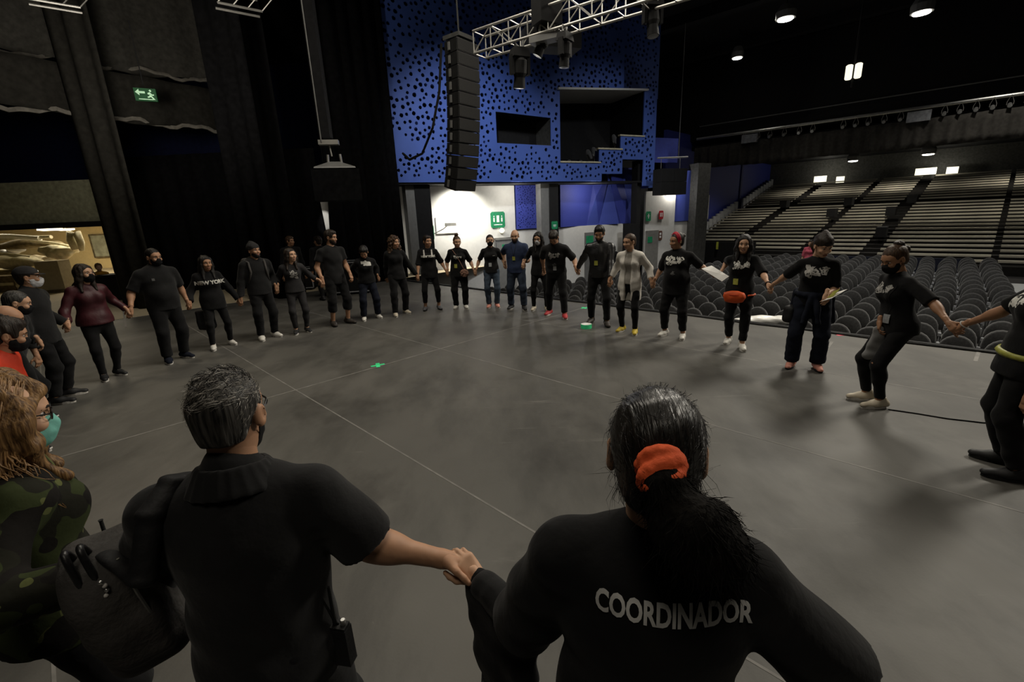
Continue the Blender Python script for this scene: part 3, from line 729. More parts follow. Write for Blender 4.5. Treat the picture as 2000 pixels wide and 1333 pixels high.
# ---- flown lighting truss at the front of the stage
A0, A1 = J(937, 88, 10.2), J(937, 88, 10.2) + unit(np.array([2.6, -1.9, 0])) * 4.6
A1[2] = A0[2]
t = thing('lighting_truss', A0, 'silver box truss flown over the front of the stage', 'truss')
ax_ = unit(A1 - A0); sx = np.cross(Z3, ax_); L = np.linalg.norm(A1 - A0); hw = .19
for a in (-1, 1):
    for b_ in (-1, 1):
        o = sx * a * hw + Z3 * b_ * hw; MB().tube([o, o + ax_ * L], .025, 8).build('chord', 'pale_metal', t)
nb = 11
for i in range(nb + 1):
    q = ax_ * (L * i / nb)
    for a, b_, c_, d_ in ((-1, -1, -1, 1), (1, -1, 1, 1), (-1, -1, 1, -1), (-1, 1, 1, 1)):
        MB().tube([q + sx * a * hw + Z3 * b_ * hw, q + sx * c_ * hw + Z3 * d_ * hw], .012, 5).build('brace', 'pale_metal', t)
    if i < nb:
        q2 = ax_ * (L * (i + 1) / nb); k = 1 if i % 2 else -1
        for a in (-1, 1): MB().tube([q + sx * a * hw + Z3 * k * hw, q2 + sx * a * hw - Z3 * k * hw], .012, 5).build('brace', 'pale_metal', t)
def moving_head(p, label, tilt=0.0, az=0.0, sc=1.0):
    t = thing('moving_head', p, label, 'stage light'); t.scale = (sc, sc, sc)
    R = rotz(az)
    MB().box((0, 0, -.10), (.17, .13, .08), R, .8).build('base', 'black_paint', t)
    for x in (-.16, .16): MB().box(R @ np.array([x, 0, -.30]), (.03, .06, .16), R).build('yoke_arm', 'black_paint', t)
    d = R @ np.array([0, math.sin(tilt), -math.cos(tilt)]); X = R @ np.array([1., 0, 0]); Rl = frame(X, np.cross(d, X), d)
    MB().lathe([(.07, -.22), (.12, -.16), (.13, .05), (.10, .12), (.115, .30)], (0, 0, -.38), Rl, 14).build('head', 'black_paint', t)
    MB().lathe([(.105, .301), (.04, .31)], (0, 0, -.38), Rl, 14).build('lens', 'alu', t)
    for x in (-.08, .08): MB().tube([R @ np.array([x, 0, -.02]), R @ np.array([x, 0, .12])], .02, 6).build('clamp', 'alu', t)
moving_head(J(1014, 92, 9.55) , 'black moving head hung under the left part of the truss', .2, .4, 1.0)
moving_head(J(1103, 62, 8.9), 'black moving head hung under the middle of the truss', .1, .9, .8)
moving_head(J(1276, -8, 8.4), 'black moving head alone to the right of the truss', -.15, .2, .85)
moving_head(J(1060, 45, 9.4), 'black moving head tucked against the middle of the truss beside the hoist', .5, 1.4, .8)
t = thing('chain_hoist', J(1068, 40, 9.2), 'dark chain hoist with twin pale hooks on the middle of the truss', 'hoist')
MB().box((0, 0, .15), (.22, .16, .22), rotz(.5)).build('body', 'black_paint', t)
MB().box((0, 0, -.28), (.30, .12, .05), rotz(-.5)).build('bumper', 'grey_metal', t)
for x in (-.13, .13): MB().tube([(x, .0, -.25), (x, 0, .0), (x, 0, .3), (x * .5, 0, .42)], .022, 6).build('hook', 'pale_metal', t)
MB().tube([(0, 0, .35), (0, 0, 5)], .015, 5).build('chain', 'grey_metal', t)
t = thing('flown_speaker', J(1075, 80, 13.5), 'grey speaker hung behind the truss', 'speaker')
MB().box((0, 0, 0), (.75, .3, .22), rotz(.3)).build('cabinet', 'black_paint', t); MB().tube([(0, 0, .2), (0, 0, 4)], .02, 5).build('cable', 'black_paint', t)

# ---- main line array of twelve cabinets
YA = 11.6; top = J(897, 84, YA); bot = J(884, 374, YA)
t = thing('line_array', top, 'black curved line array of loudspeakers hung before the blue wall', 'speaker')
mm('speaker_grille', (.014, .0135, .013), .7, .35, var=.25, scale=50, bump=.4, bscale=90); mm('speaker_wood', (.011, .011, .011), .55, .4)
na_ = 12; vx = unit([.80, -.60, 0])             # direction the cabinets face
ang = 0; hcab = np.linalg.norm(bot - top) / na_ * .985; pos = np.zeros(3)
az_ = math.atan2(vx[1], vx[0])
for i in range(na_):
    tl = math.radians(2.0 + (i / 11) ** 2 * 13); fwd = vx * math.cos(tl) - Z3 * math.sin(tl); upv = np.cross(np.cross(fwd, Z3) / max(np.linalg.norm(np.cross(fwd, Z3)), 1e-6), fwd)
    sd = np.cross(upv, fwd); Rc = frame(fwd, sd, upv)
    c = pos - upv * hcab / 2
    o = MB().prism([(.30, -.46), (.30, .46), (-.27, .30), (-.27, -.30)], c - upv * (hcab * .47), fwd * .85, sd * .80, upv * hcab * .94).build('cabinet', 'speaker_wood', t)
    MB().box(c + fwd * .258, (.008, .35, hcab * .42), Rc).build('grille', 'speaker_grille', o)
    for y in (-1, 1):
        MB().box(c - fwd * .02 + sd * y * .325, (.035, .012, hcab * .3), Rc @ rotz(y * .27)).build('side_bracket', 'grey_metal', o)
    pos = pos - upv * hcab
MB().box((0, 0, .08), (.24, .27, .04), frame(vx, np.cross(Z3, vx), Z3)).build('bumper', 'dark_column', t)
MB().tube([(0, 0, .1), (0, 0, 5)], .02, 6).build('chain', 'dark_column', t)
P0, = [top]; cb = [J(862, 85, YA) - top, J(858, 180, YA) - top, J(845, 250, YA) - top, J(825, 300, YA + .3) - top, J(800, 312, YA + .6) - top, J(787, 300, YA + 1.2) - top]
MB().tube(cb, .03, 6).build('cable', 'cable_black', t)

# ---- stage wing: drapes, borders, rigging
def drape(name, p0, p1, z0, z1, m, label, amp=.06, per=.6, seed=1, sag=0, rows=3):
    return tag(pleats(p0, p1, z0, z1, amp, per, m, name, sag=sag, seed=seed, rows=rows), label, 'curtain')
drape('black_drape', (-3.75, 16.75), (-5.35, 14.4), 0, 11, 'black_drape', 'black curtain beside the blue wall at the edge of the stage', .07, .5, 3)
drape('black_drape', (-5.9, 15.3), (-12.6, 15.6), 0, 4.3, 'black_drape', 'long black backdrop curtain behind the left half of the circle', .05, .55, 4)
drape('black_drape', (-6.3, 14.0), (-7.1, 14.0), 0, 10.5, 'black_drape', 'narrow black leg curtain left of the hanging loudspeaker', .05, .4, 5)
drape('black_drape', J(455, 400, 13.2), J(530, 400, 13.0), 0, 10, 'black_drape', 'tall black leg curtain between the exit sign and the loudspeaker', .06, .5, 6)
mm('leg_drape', (.022, .021, .018), 1, .05)
drape('black_drape', J(225, 560, 12.4), J(306, 560, 12.2), 0, 10, 'leg_drape', 'wide black leg curtain left of the exit sign, beside the lit loading bay', .07, .5, 7)
zb = 6.4
bc1 = drape('border_curtain', G(-120, 80, zb), G(480, 172, zb), zb, 11, 'grey_drape', 'grey border cloth across the top left above the exit sign', .10, 1.3, 8, .07, 8)
zb = 4.9
bc2 = drape('border_curtain', G(-120, 193, zb), G(505, 264, zb), zb, zb + 1.15, 'leg_drape', 'lower dark border cloth with a pale lit hem, below the exit sign', .07, 1.2, 9, .05, 6)
q0, q1 = G(-120, 193, zb), G(505, 264, zb)
mm('hem_lit', (.16, .15, .13), 1, .05)  # pale tone paints the light that catches the hems
h0, h1 = G(-120, 80, 6.4), G(480, 172, 6.4); MB().tube([h0 + (h1 - h0) * i / 40 + Z3 * (.06 * math.sin(i * .6) + .03 * math.sin(i * 1.7) + .02) for i in range(41)], .05, 6).build('hem', 'hem_lit', bc1)
hem = [q0 + (q1 - q0) * i / 40 + Z3 * (.05 * math.sin(i * .7) + .03 * math.sin(i * 1.9)) for i in range(41)]
MB().tube(hem, .055, 6).build('hem', 'hem_lit', bc2)
bw = tag(MB().box((-13.5, 18.6, 5.4), (9.5, .1, 2.2)).build('wall_stage', mm('blue_wing', (.005, .008, .036), .8, .2)), kind='structure')
tag(MB().box((-20, 14.9, 2.98), (7.4, .15, .62)).build('trim_9', 'bay_beam'), kind='structure')
tag(MB().box((-20, 14.8, 2.30), (7.6, .2, .08)).build('trim_10', 'black_paint'), kind='structure')
# hanging loudspeaker with pyramid frame
p = J(656, 332, 11.5); t = thing('hanging_loudspeaker', p, 'black loudspeaker hung under a pale pyramid shaped rigging frame', 'speaker')
MB().box((0, 0, -.36), (.52, .45, .34), rotz(.3)).build('cabinet', 'black_drape', t)
MB().lathe([(.64, 0), (.62, .03), (.16, .17)], (0, 0, 0), rotz(PI / 4 + .3), 4).build('pyramid_frame', 'grey_metal', t)
for x in (-.16, .16): MB().tube([(x, 0, .12), (x * .9, 0, .34)], .028, 6).build('shackle', 'pale_metal', t)
MB().box((-.08, 0, .60), (.22, .10, .05), rotz(.2)).build('spreader', 'pale_metal', t)
MB().tube([(-.05, 0, .3), (-.08, 0, .6)], .02, 5).build('sling', 'pale_metal', t)
MB().box((-.1, 0, 3.0), (.10, .10, 2.3)).build('tower', 'dark_ceiling', t)
MB().tube([(-.2, -.14, .6), (-.2, -.14, 5.5)], .016, 5).build('chain', 'grey_metal', t)
# white slab cut to the shape of a lit doorway strip between two curtains
a0, a1, c0, c1 = J(623, 383, 15.0), J(639, 383, 15.0), J(645, 470, 15.0), J(641, 470, 15.0)
V = [a0, a1, c0, c1]; V = V + [v + np.array([0, .05, 0]) for v in V]
tag(link('door_4', to_mesh('door_4', V, [(0, 3, 2, 1), (4, 5, 6, 7), (0, 1, 5, 4), (1, 2, 6, 5), (2, 3, 7, 6), (3, 0, 4, 7)], 'white_wall')), kind='structure')
light('door_gap_fill', 'SPOT', J(632, 430, 15.0) + np.array([.1, -1.3, .6]), 55, (1, .97, .9), J(633, 430, 15.0), .05, 22, .3)  # added spot that makes the white slab read as a bright gap
# exit sign in the flies
p = J(284, 185, 12.6); rx = unit([1, .35, -.03]); ry = Z3; t = thing('exit_sign', p, 'lit green exit sign with arrow and running figure under the border cloth', 'sign')
mm('exit_lit', (.008, .06, .02), .5, .4, emit=(.01, .22, .05), estr=.06); mm('exit_white', (.5, .7, .5), .5, .4, emit=(.55, 1, .6), estr=.28)
bk_ = np.cross(rx, ry)
MB().prism([(-.38, -.24), (.38, -.24), (.38, .24), (-.38, .24)], (0, 0, 0), rx * .6, ry * .6, -bk_ * .05).build('plate', 'exit_lit', t)
for poly in ([(-.34, .08), (-.2, .2), (-.2, .12), (.0, .12), (.0, .04), (-.2, .04), (-.2, -.04)], [(.14, .16), (.2, .2), (.24, .14), (.19, .1)],
             [(.08, .06), (.16, .1), (.24, .02), (.3, .02), (.3, -.02), (.22, -.03), (.16, .02), (.1, .0)], [(.14, .02), (.2, -.02), (.32, -.18), (.26, -.18), (.18, -.08), (.08, -.12), (.06, -.08), (.14, -.04)],
             [(-.25, -.16), (.25, -.16), (.25, -.19), (-.25, -.19)]):
    MB().prism(poly, bk_ * .006, rx * .6, ry * .6, bk_ * .004).build('symbol', 'exit_white', t)
MB().tube([(0, 0, .2), (0, 0, 1.6)], .012, 5).build('wire', 'black_paint', t)
# truss ends peeping in at the top left
for k, (px, lab) in enumerate(((100, 'end of a silver truss at the top edge, far left'), (462, 'end of a silver truss at the top edge, left of the black curtains'))):
    p = J(px, -6 if k == 0 else 2, 11.5); t = thing('truss_end', p, lab, 'truss'); xx = unit([.8, .6, 0]); yy = np.cross(Z3, xx)
    for a in (-1, 1):
        for b_ in (-1, 1): MB().tube([yy * a * .16 + Z3 * b_ * .16 - xx * .4, yy * a * .16 + Z3 * b_ * .16 + xx * .45], .025, 6).build('chord', 'pale_metal', t)
    for i in range(4): MB().tube([xx * (-.4 + .28 * i) - yy * .16 - Z3 * .16, xx * (-.12 + .28 * i) - yy * .16 + Z3 * .16], .013, 5).build('brace', 'pale_metal', t)

# ---- loading bay at the far left
tag(MB().box(FL(-25.4, 3, -.005), (11.0, 16, .006), RF).build('floor_bay', 'bay_floor'), kind='structure')
tag(MB().box((-26.5, 27.3, 1.4), (14, .1, 1.6)).build('wall_bay', 'bay_wall'), kind='structure')
tag(MB().box((-26.5, 21.3, 3.1), (14, 6.2, .05)).build('ceiling_bay', 'bay_beam'), kind='structure')
tag(MB().box((-12.9, 21.3, 1.5), (.1, 6.1, 1.6)).build('wall_bay_side', 'black_paint'), kind='structure')
for k, (px, r) in enumerate(((98, .42), (128, .34))):
    p = G(px, 450 if k == 0 else 450.5, 2.42); p = J(px, 449.5, 21.0 + 2 * k); t = thing('bay_lamp', p, ('larger' if k == 0 else 'smaller') + ' of two round lamps glowing in the loading bay', 'ceiling light')
    MB().lathe([(r * .5, -.03), (r, 0), (r, .06)], (0, 0, 0)).build('diffuser', 'lamp_warm', t); MB().tube([(0, 0, .05), (0, 0, 3.04 - p[2])], .02, 5).build('stem', 'grey_metal', t)
def bundle(name, px, py, Y, r, m, label, cat, seed, amp=.03):
    c = J(px, py, Y); s = SDF(); rs = random.Random(seed)
    for i in range(7):
        o = np.array([rs.uniform(-.7, .7) * r[0], rs.uniform(-.5, .5) * r[1], rs.uniform(-.4, .4) * r[2]])
        s.ell(c + o, np.array(r) * rs.uniform(.35, .6), k=.12)
    t, _ = skin(name, s, max(r) * .07, m, None, np.zeros(3), (amp, 9 / max(r), seed, (1, 1, 2.5))); tag(t, label, cat)
bundle('canvas_bundle', 45, 512, 19, (1.2, .5, .35), 'canvas_pale', 'long olive canvas bundle on the loading bay stack', 'bundle', 1)
bundle('canvas_bundle', 55, 480, 19.5, (1.5, .5, .30), 'canvas_dark', 'dark brown cloth bundle on top of the loading bay stack', 'bundle', 2)
bundle('canvas_bundle', 118, 492, 18.8, (.8, .5, .32), 'canvas_pale', 'pale crumpled cloth in the middle of the loading bay stack', 'bundle', 3)
bundle('canvas_bundle', 40, 540, 18.6, (1.5, .5, .35), 'canvas_dark', 'dark heap of cloth under the loading bay stack', 'bundle', 4)
bundle('canvas_bundle', 140, 552, 18.4, (.6, .4, .4), 'red_brown', 'rust brown heap beside the carton in the loading bay', 'bundle', 5)
for k, (a, b_, r, m) in enumerate((((-30, 462), (78, 466), .10, 'white_plastic'), ((-30, 470), (100, 463), .07, 'canvas_pale'), ((-30, 496), (62, 503), .08, 'canvas_pale'), ((-30, 530), (90, 536), .12, 'canvas_pale'), ((60, 470), (160, 486), .06, 'canvas_pale'))):
    tag(MB().tube([J(*a, 19.2), (J(*a, 19.2) + J(*b_, 18.9)) / 2 + Z3 * .04, J(*b_, 18.9)], r, 8).build('canvas_roll', m), 'pale rolled length lying on the loading bay stack, ' + ['topmost and whitest', 'second from the top', 'at mid height', 'thickest and lowest', 'slanting at the right end'][k], 'roll')
bundle('canvas_bundle', 88, 512, 19.8, (.7, .5, .4), 'carton', 'tan cloth heap at the back of the loading bay stack', 'bundle', 6)
bundle('canvas_bundle', 14, 490, 20.5, (.9, .5, .25), 'grey_metal', 'grey cloth bundle at the left of the loading bay stack', 'bundle', 7)
bundle('canvas_bundle', 96, 536, 18.2, (.55, .4, .22), 'canvas_pale', 'pale heap of cloth left of the carton in the loading bay', 'bundle', 8)
for k, (px, py, hx, hz, m) in enumerate(((20, 560, .55, .30, 'canvas_dark'), (75, 566, .45, .22, 'carton'), (150, 556, .35, .28, 'canvas_dark'))):
    p = J(px, py, 17.6); p[2] = 0; t = thing('crate', p, 'wooden crate on the loading bay floor, ' + ['the left of three', 'the middle of three', 'the right of three'][k], 'crate')
    MB().box((0, 0, hz), (hx, .3, hz), rotz(.15 * k)).build('body', m, t); MB().box((0, -.31, hz), (hx * .9, .012, .05), rotz(.15 * k)).build('slat', 'canvas_pale', t)
t = thing('curved_prop', J(146, 470, 18.6), 'pale arched prop leaning on the loading bay stack', 'prop')
MB().tube([J(x, y, 18.6) - J(146, 470, 18.6) for x, y in ((148, 488), (140, 470), (138, 455), (150, 455), (158, 475), (160, 490))], [.12, .16, .14, .14, .12, .08], 8).build('arch', 'canvas_pale', t, True)
p = J(116, 560, 16.8); t = thing('carton', p, 'tan cardboard carton standing in the loading bay', 'box')
MB().box((0, 0, .42), (.36, .3, .5), rotz(.2)).build('body', 'carton', t); MB().box((0, -.02, .93), (.37, .31, .012), rotz(.2)).build('lid', 'carton', t); MB().box((0, 0, -.13), (.40, .34, .05), rotz(.2)).build('pallet', 'canvas_dark', t)
p = J(207, 480, 27.12); t = thing('notice_board', p, 'greenish board leaning on the yellow bay wall', 'board')
MB().box((0, 0, 0), (.75, .04, .62)).build('panel', 'picture', t)
for c, h in (((0, 0, .63), (.8, .06, .04)), ((0, 0, -.63), (.8, .06, .04)), ((-.77, 0, 0), (.04, .06, .62)), ((.77, 0, 0), (.04, .06, .62))): MB().box(c, h).build('frame', 'canvas_dark', t)
p = G(222, 577, 0) if False else J(228, 545, 14.2); p[2] = 0; t = thing('counter', p, 'black low counter between the loading bay and the leg curtain', 'counter')
MB().box((0, 0, .38), (.75, .25, .36), rotz(.1)).build('body', 'black_paint', t); MB().box((0, 0, .76), (.8, .3, .03), rotz(.1)).build('top', 'black_paint', t)
p = J(236, 512, 14.25); t = thing('monitor', p, 'small blue lit screen on the black counter by the bay', 'monitor')
MB().box((0, 0, 0), (.22, .03, .10)).build('screen', 'screen_blue', t); MB().box((0, .05, 0), (.24, .03, .12)).build('housing', 'black_paint', t); MB().box((0, .06, -(p[2] - .79) / 2), (.05, .05, (p[2] - .79) / 2)).build('stand', 'black_paint', t)
def flight_case(px, py, hw_, hd, hh, az, label):
    g = G(px, py, 0); t = thing('flight_case', g, label, 'case'); R = rotz(az)
    MB().box((0, 0, hh + .08), (hw_, hd, hh), R).build('body', 'black_paint', t)
    for a in (-1, 1):
        for z in (.08, 2 * hh + .08): MB().box(R @ np.array([0, a * hd, z]), (hw_ + .01, .014, .014), R).build('edge', 'bench_end', t)
        for b_ in (-1, 1): MB().box(R @ np.array([a * hw_, b_ * hd, hh + .08]), (.014, .014, hh), R).build('edge', 'bench_end', t)
        for b_ in (-1, 1): MB().lathe([(.04, -.02), (.04, .02)], R @ np.array([a * hw_ * .8, b_ * hd * .7, .04]), frame((0, 0, 1), (0, 1, 0), (-1, 0, 0)), 8).build('caster', 'cable_black', t)
    for x in (-.5, .5): MB().box(R @ np.array([x * hw_, -hd - .01, hh * 1.9]), (.06, .012, .05), R).build('latch', 'alu', t)
flight_case(352, 560, .56, .33, .42, .35, 'black flight case with silver edges behind the man in the polo shirt')
flight_case(462, 560, .5, .3, .26, .3, 'low black case behind the girl in the lettered sweatshirt')
flight_case(690, 572, .6, .35, .42, .2, 'black case in the dark behind the tall man')
flight_case(585, 566, .5, .3, .3, .2, 'black case in the dark behind the hooded man and the girl')
tag(MB().tube([G(336, 545) + A3(.0, 0, 0), J(300, 365, float(G(336, 545)[1]))], .02, 6).build('pipe', 'dark_column'), 'thin grey pipe standing upright before the backdrop curtain', 'pipe')

# ---- marks, tape and cables on the stage floor
def cross_tape(px, py, label, m, r=.10):
    g = G(px, py, 0); t = thing('tape_mark', g + Z3 * .001, label, 'tape')
    for a in (.5, 1.9): MB().box((0, 0, .001 + .001 * (a > 1)), (r, .028, .001), rotz(a)).build('strip', m, t)
cross_tape(738, 714, 'glowing green tape cross on the open stage floor', 'green_tape')
cross_tape(1141, 602, 'small green tape mark between the jacket man and the leaning man', 'green_tape', .09)
tag(MB().box(G(1641, 655, .002), (.05, .03, .001)).build('tape_mark', 'pink_tape'), 'tiny pink tape mark near the stage edge', 'tape')
p = G(1145, 641, 0); t = thing('tape_roll', p, 'green roll of tape lying on the floor at the jacket man’s feet', 'tape roll')
pr = [(.05, .0), (.10, .0), (.10, .075), (.05, .075), (.05, .0)]
mbt = MB(); V = []; F = []
for r_, z in pr[:4]:
    for k in range(20): V.append((r_ * math.cos(2 * PI * k / 20), r_ * math.sin(2 * PI * k / 20), z))
for i in range(4):
    for k in range(20): F.append((i * 20 + k, i * 20 + (k + 1) % 20, ((i + 1) % 4) * 20 + (k + 1) % 20, ((i + 1) % 4) * 20 + k))
mbt.add(V, F).build('roll', 'green_tape', t); 
MB().lathe([(.055, .0765), (.095, .077)], (0, 0, 0), None, 20).build('face', 'white_plastic', t)
for k, (a, b_) in enumerate((((1610, 690), (1625, 668)), ((1905, 706), (1912, 686)), ((455, 574), (490, 580)), ((240, 600), (246, 640)))):
    p0, p1 = G(*a, .001), G(*b_, .001); d = p1 - p0; L_ = np.linalg.norm(d); tag(MB().box((p0 + p1) / 2, (L_ / 2, .02, .001), rotz(math.atan2(d[1], d[0]))).build('floor_tape', 'seam_tape'), ['pale tape line by the stage edge right of the knit cap woman', 'pale tape line at the stage edge near the right end', 'pale tape line behind the girl in the lettered sweatshirt', 'pale tape line behind the man in the polo shirt'][k], 'tape')
tag(MB().tube([G(x, y, .006) for x, y in ((1735, 800), (1790, 808), (1850, 818), (1920, 826), (2010, 830))], .006, 6).build('cable', 'cable_black'), 'black cable lying across the floor beside the cream shoes', 'cable')
tag(MB().tube([FL(t_, EDGE - .06 + .02 * math.sin(t_ * 3), .014) for t_ in np.arange(-14, 6, .4)], .014, 6).build('cable', 'cable_black'), 'black cable running along the edge of the stage', 'cable')
bundle('plastic_sheet', 1500, 627, 8.2, (.55, .16, .07), 'white_plastic', 'crumpled clear white plastic sheet at the stage edge', 'sheet', 9, .012)

# ---- floor seats of the hall
def chair_parts():
    RHc = np.eye(3)                                   # built facing -y (towards the stage), placed with rotation
    back = MB(); nseg = 10; w_, h0, h1 = .245, .40, .92
    prof = [(-w_, h0), (w_, h0), (w_, h0 + .24)] + [(w_ * math.cos(PI * i / nseg), h0 + .24 + (h1 - h0 - .24) * math.sin(PI * i / nseg)) for i in range(1, nseg)] + [(-w_, h0 + .24)]
    n = len(prof); V = []
    for k, (sc, y) in enumerate(((.90, -.045), (1, -.02), (1, .02), (.92, .045))):
        for x, z in prof:
            zc = h0 + .26; V.append((x * sc, y + .05 + (z - h0) * .22, zc + (z - zc) * sc))
    F = [tuple(range(n))[::-1], tuple(range(3 * n, 4 * n))] + [(k * n + i, k * n + (i + 1) % n, (k + 1) * n + (i + 1) % n, (k + 1) * n + i) for k in range(3) for i in range(n)]
    back.add(V, F)
    seat = MB().box((0, -.17, .43), (.235, .225, .045), None, .94).box((0, -.17, .375), (.22, .21, .02))
    frm = MB()
    for x in (-.24, .24):
        frm.tube([(x, -.36, .0), (x, -.30, .38), (x, .0, .40), (x, .08, .0)], .014, 5)
        frm.tube([(x, .02, .40), (x, .10, .62)], .012, 5)
    frm.tube([(-.24, .05, .2), (.24, .05, .2)], .01, 5)
    link_ = MB().box((.275, .03, .56), (.03, .045, .03), None, .8).box((.275, .03, .49), (.012, .02, .06))
    return back, seat, frm, link_
cb_, cs_, cf_, cl_ = chair_parts()
cand = []
for r in range(19):
    s = 9.75 + .86 * r
    tl = -11.6 + .37 * (s - 10)
    k = 0
    tt = min(.95 + .06 * (s - 10), 1.35)
    while tt > tl:
        cand.append((tt, s, r, k)); k += 1; tt -= .575
    
cand = [c for c in cand if True]
def dist(c): return float(np.linalg.norm(H(c[0], c[1], -1.2) - CAMP))
cand.sort(key=dist)
azc = math.atan2(-e2[1], e2[0]) * -1
me_b = cb_.build('backrest', 'chair_fabric', None, False); me_s = cs_.build('seat', 'chair_fabric'); me_f = cf_.build('frame', 'chair_metal'); me_l = cl_.build('bracket', 'bench_end')
me_b.data.polygons.foreach_set('use_smooth', [True] * len(me_b.data.polygons))
protos = [o.data for o in (me_b, me_s, me_f, me_l)]
for o in (me_b, me_s, me_f, me_l): bpy.data.objects.remove(o)
def ordn(n): return '%d%s' % (n, 'th' if 10 <= n % 100 <= 20 else {1: 'st', 2: 'nd', 3: 'rd'}.get(n % 10, 'th'))
rest = []; stuffV = []
rs_ = random.Random(5); n_ind = 0
for c in cand:
    p = H(c[0], c[1], -1.2); p = p + A3(rs_.uniform(-.03, .03), rs_.uniform(-.03, .03), 0); rz = azc + rs_.uniform(-.11, .11)
    if n_ind < 298:
        t = bpy.data.objects.new('hall_chair', None); C.objects.link(t); t.location = [float(v) for v in p]; t.rotation_euler = (0, 0, rz)
        tag(t, 'grey hall chair, %s row from the stage, %s from the right end' % (ordn(c[2] + 1), ordn(c[3] + 1)), 'chair', 'hall chairs in rows before the stage')
        for nm, me in zip(('backrest', 'seat', 'frame', 'bracket'), protos): link(nm, me, t)
        n_ind += 1
    else: rest.append((p, rz))
V = []; F = []; src = [(np.array(m_.V), m_.F) for m_ in (cb_, cs_)]
for p, rz in rest:
    for v, f in src:
        k = len(V); V += list(v @ rotz(rz).T + p); F += [tuple(i + k for i in q) for q in f]
tag(link('hall_chairs_far', to_mesh('hall_chairs_far', V, F, 'chair_fabric')), 'far rows of grey hall chairs reaching back to the bleachers', 'chairs', 'hall chairs in rows before the stage', 'stuff')
tag(MB().box(H(3.4, 18.5, -1.19), (1.7, 6.6, .012), RH).build('aisle_runner', 'aisle_floor'), 'pale grey aisle floor to the right of the last chair column', 'carpet')
# balcony box chairs
for i, (u, z, o_) in enumerate([(7.0, 3.32, .7), (7.6, 3.32, .7), (8.2, 3.32, .7), (8.9, 3.87, .7), (9.4, 3.87, .7), (10.0, 4.43, .7), (10.5, 4.43, .7), (7.3, 3.32, 1.4), (7.9, 3.32, 1.4), (9.1, 3.87, 1.4)]):
    t = bpy.data.objects.new('box_seat', None); C.objects.link(t); t.location = [float(v) for v in W(u, z, o_)]; t.rotation_euler = (0, 0, math.atan2(WD[1], WD[0]) + .5)
    tag(t, 'dark chair in the balcony box of the blue wall, %s' % ['lowest tier, leftmost in front', 'lowest tier, middle in front', 'lowest tier, rightmost in front', 'middle tier, left in front', 'middle tier, right in front', 'top tier, left', 'top tier, right', 'lowest tier, left at the back', 'lowest tier, right at the back', 'middle tier, at the back'][i], 'chair', 'chairs in the balcony box')
    for nm, me in zip(('backrest', 'seat', 'frame'), protos): link(nm, me, t)
# ================================================================== people
SK = [('skin_light', (.50, .29, .18)), ('skin_mid', (.40, .215, .125)), ('skin_tan', (.32, .165, .09))]
for n_, c_ in SK: mm(n_, c_, .55, .4, var=.08, scale=25)
mm('cloth_black', (.0085, .0085, .009), .95, .12, var=.25, scale=12, bump=.25, bscale=30, sheen=.05)
mm('cloth_black_soft', (.013, .013, .0135), .95, .12, var=.2, bump=.3, bscale=26, sheen=.08)
mm('cloth_charcoal', (.028, .027, .028), .95, .15, var=.25, bump=.3, bscale=26)
mm('cloth_navy', (.009, .011, .019), .9, .15, var=.2, bump=.3, bscale=26)
mm('cloth_blue_shirt', (.030, .042, .085), .9, .15, var=.2, bump=.3, bscale=26)
mm('denim', (.055, .075, .105), .9, .15, var=.35, scale=9, bump=.3, bscale=60)
mm('denim_dark', (.030, .040, .060), .9, .15, var=.35, scale=9, bump=.3, bscale=60)
mm('cloth_wine', (.050, .010, .014), .5, .35, var=.25, bump=.3, bscale=22)
mm('cloth_cream', (.60, .57, .52), .9, .15, var=.08, bump=.35, bscale=28)
mm('cloth_grey_tee', (.30, .28, .25), .9, .15, var=.2, bump=.3, bscale=26)
mm('cloth_orange', (.50, .035, .010), .6, .3, var=.15, bump=.3, bscale=20)
mm('cloth_leather', (.010, .010, .011), .38, .5, var=.3, bump=.4, bscale=30)
def camo_mat():
    m = mat('cloth_camo', (.03, .04, .015), .9, .15, bump=.3, bscale=26); nt = m.node_tree; b = nt.nodes['Principled BSDF']
    tc = nt.nodes.new('ShaderNodeTexCoord'); vals = [((.012, .012, .008), (.028, .036, .013), 9, .50), ((0, 0, 0), (.085, .095, .034), 11, .60), ((0, 0, 0), (.008, .007, .006), 8, .54)]
    prev = None
    for i, (c0, c1, sc, th) in enumerate(vals):
        mp = nt.nodes.new('ShaderNodeMapping'); mp.inputs['Location'].default_value = (i * 3.3, i * 1.7, 0); nt.links.new(tc.outputs['Object'], mp.inputs['Vector'])
        nz = nt.nodes.new('ShaderNodeTexNoise'); nz.inputs['Scale'].default_value = sc; nz.inputs['Detail'].default_value = 1.5; nt.links.new(mp.outputs['Vector'], nz.inputs['Vector'])
        r = nt.nodes.new('ShaderNodeValToRGB'); r.color_ramp.interpolation = 'CONSTANT'; r.color_ramp.elements[1].position = th
        r.color_ramp.elements[0].color = (0, 0, 0, 1); r.color_ramp.elements[1].color = (1, 1, 1, 1); nt.links.new(nz.outputs['Fac'], r.inputs['Fac'])
        x = nt.nodes.new('ShaderNodeMixRGB'); nt.links.new(r.outputs['Color'], x.inputs['Fac']); x.inputs[2].default_value = (*c1, 1)
        if prev is None: x.inputs[1].default_value = (*c0, 1)
        else: nt.links.new(prev, x.inputs[1])
        prev = x.outputs[0]
    nt.links.new(prev, b.inputs['Base Color']); M['cloth_camo'] = m
camo_mat()
